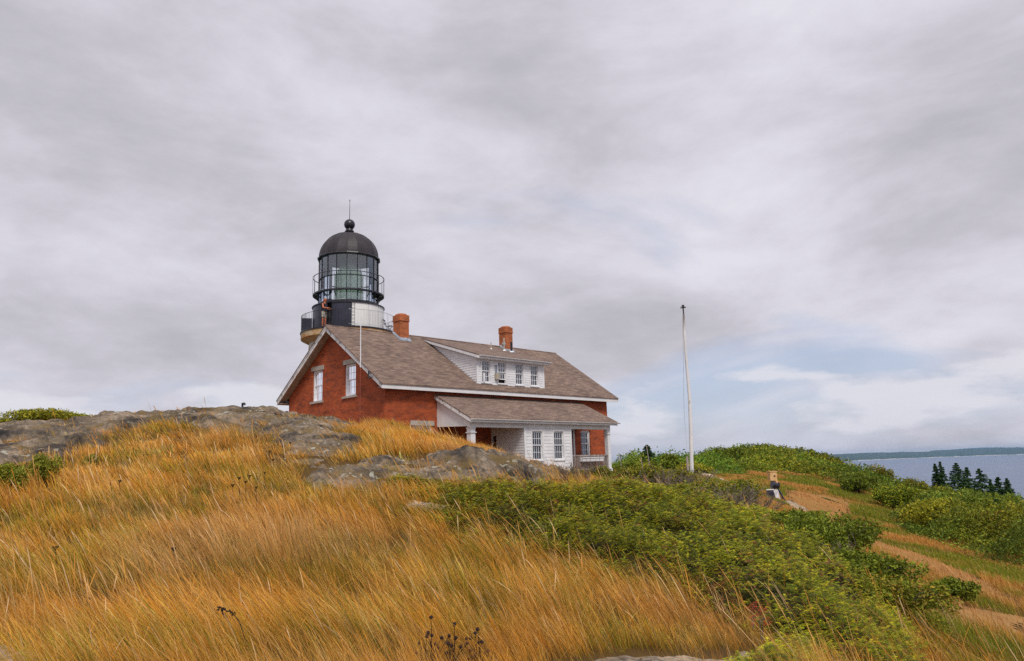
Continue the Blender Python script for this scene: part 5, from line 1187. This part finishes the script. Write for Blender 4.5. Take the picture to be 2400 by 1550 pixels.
# person at the doorway, seen from behind the left shoulder, hands raised in front
def skin(name, pts, edges, rad, mt, parent, sub=2, root=0):
    me = bpy.data.meshes.new(name); me.from_pydata(pts, edges, []); me.materials.append(mt); o = bpy.data.objects.new(name, me); C.objects.link(o); o.parent = parent
    o.modifiers.new('skin', 'SKIN'); me.skin_vertices.new(name='') if not me.skin_vertices else None
    for i, r_ in enumerate(rad): me.skin_vertices[0].data[i].radius = (r_, r_) if not isinstance(r_, tuple) else r_
    me.skin_vertices[0].data[root].use_root = True; o.modifiers['skin'].use_smooth_shade = True
    s = o.modifiers.new('sub', 'SUBSURF'); s.levels = sub; s.render_levels = sub; return o
pa = tocam - math.asin(53 * k_ / (rD + .33)); pc = (TX + (rD + .33) * math.cos(pa), TY + (rD + .33) * math.sin(pa), Z0 + zG + .01)
pe = empty('person', pc, R(-15), label='person in dark sleeveless vest and khaki shorts on the lighthouse gallery, facing the doorway', cat='person')
# local +x is where the person faces
bp = [(0, 0, .95), (0, 0, 1.12), (.01, 0, 1.30), (.0, 0, 1.45), (.03, 0, 1.54), (.06, 0, 1.64), (.06, 0, 1.73),
      (0, .10, .88), (.03, .11, .50), (-.01, .12, .09), (.14, .13, .04),
      (0, -.10, .88), (-.01, -.11, .50), (-.05, -.11, .09), (.10, -.12, .04),
      (0, .19, 1.42), (.07, .26, 1.17), (.32, .20, 1.13), (.40, .17, 1.14),
      (0, -.19, 1.42), (.07, -.26, 1.17), (.33, -.20, 1.15), (.41, -.17, 1.16)]
be = [(0, 1), (1, 2), (2, 3), (3, 4), (4, 5), (5, 6), (0, 7), (7, 8), (8, 9), (9, 10), (0, 11), (11, 12), (12, 13), (13, 14), (3, 15), (15, 16), (16, 17), (17, 18), (3, 19), (19, 20), (20, 21), (21, 22)]
brd = [.14, .13, .15, .13, .055, .095, .085, .09, .06, .04, .03, .09, .06, .04, .03, .06, .05, .035, .03, .06, .05, .035, .03]
body = skin('body', bp, be, brd, M['skin'], pe)
for s_, hp_ in ((1, Vector((.40, .17, 1.14))), (-1, Vector((.41, -.17, 1.16)))):
    for f_ in range(5):
        dy_ = (-.028 + .014 * f_) * s_ if f_ < 4 else -.045 * s_; l_ = (.075, .085, .08, .065, .05)[f_]; q0 = hp_ + Vector((.02, dy_, 0)); 
        skin('finger', [tuple(q0), tuple(q0 + Vector((l_ * .5, 0, -.008))), tuple(q0 + Vector((l_ * .8, 0, -.035)))], [(0, 1), (1, 2)], [.009, .009, .007], M['skin'], body, 1)
skin('vest', [(0, 0, .90), (0, 0, 1.12), (.01, 0, 1.30), (0, 0, 1.44), (0, .15, 1.44), (0, -.15, 1.44)], [(0, 1), (1, 2), (2, 3), (3, 4), (3, 5)], [.185, .18, .205, .15, .09, .09], M['vest'], pe)
skin('shorts', [(0, 0, 1.06), (0, .10, .86), (.02, .12, .56), (0, -.10, .86), (-.0, -.12, .56)], [(0, 1), (1, 2), (0, 3), (3, 4)], [.155, .12, .10, .12, .10], M['khaki'], pe)
mb = MB(); mb.lathe([(max(.004, .112 * math.sin(math.pi * i / 12)), 1.70 - .112 * math.cos(math.pi * i / 12)) for i in range(3, 13)], 16, c=(.045, 0)); mb.build('hair', M['cap'], pe, True)
mb = MB(); mb.tube([(.14, 0, 1.68), (.175, 0, 1.645), (.15, 0, 1.635)], [.012, .016, .012], 6); mb.build('nose', M['skin'], pe, True)
for s in (-1, 1): mb = MB(); mb.tube([(.05, s * .098, 1.62), (.05, s * .108, 1.68)], [.014, .018], 6); mb.build('ear', M['skin'], pe, True)
for s in (-1, 1): mb = MB(); mb.box((-.06, s * .12 - .045, 0), (.20, s * .12 + .045, .075)); o = mb.build('shoe', M['vest'], pe)

# ------------------------------------------------------------------ haze
m = bpy.data.materials.new('sea air'); m.use_nodes = True; t = m.node_tree; t.nodes.remove(t.nodes['Principled BSDF'])
pv = nd('ShaderNodeVolumePrincipled', t); pv.inputs['Color'].default_value = (.34, .62, 1.0, 1); pv.inputs['Density'].default_value = 4.0e-5; pv.inputs['Anisotropy'].default_value = .2
t.links.new(pv.outputs[0], t.nodes['Material Output'].inputs['Volume'])
mb = MB(); mb.box((-16000, -16000, -64), (16000, 16000, 86)); tag(mb.build('haze', m), 'thin blue sea haze over water and far coast', 'haze', kind='stuff')
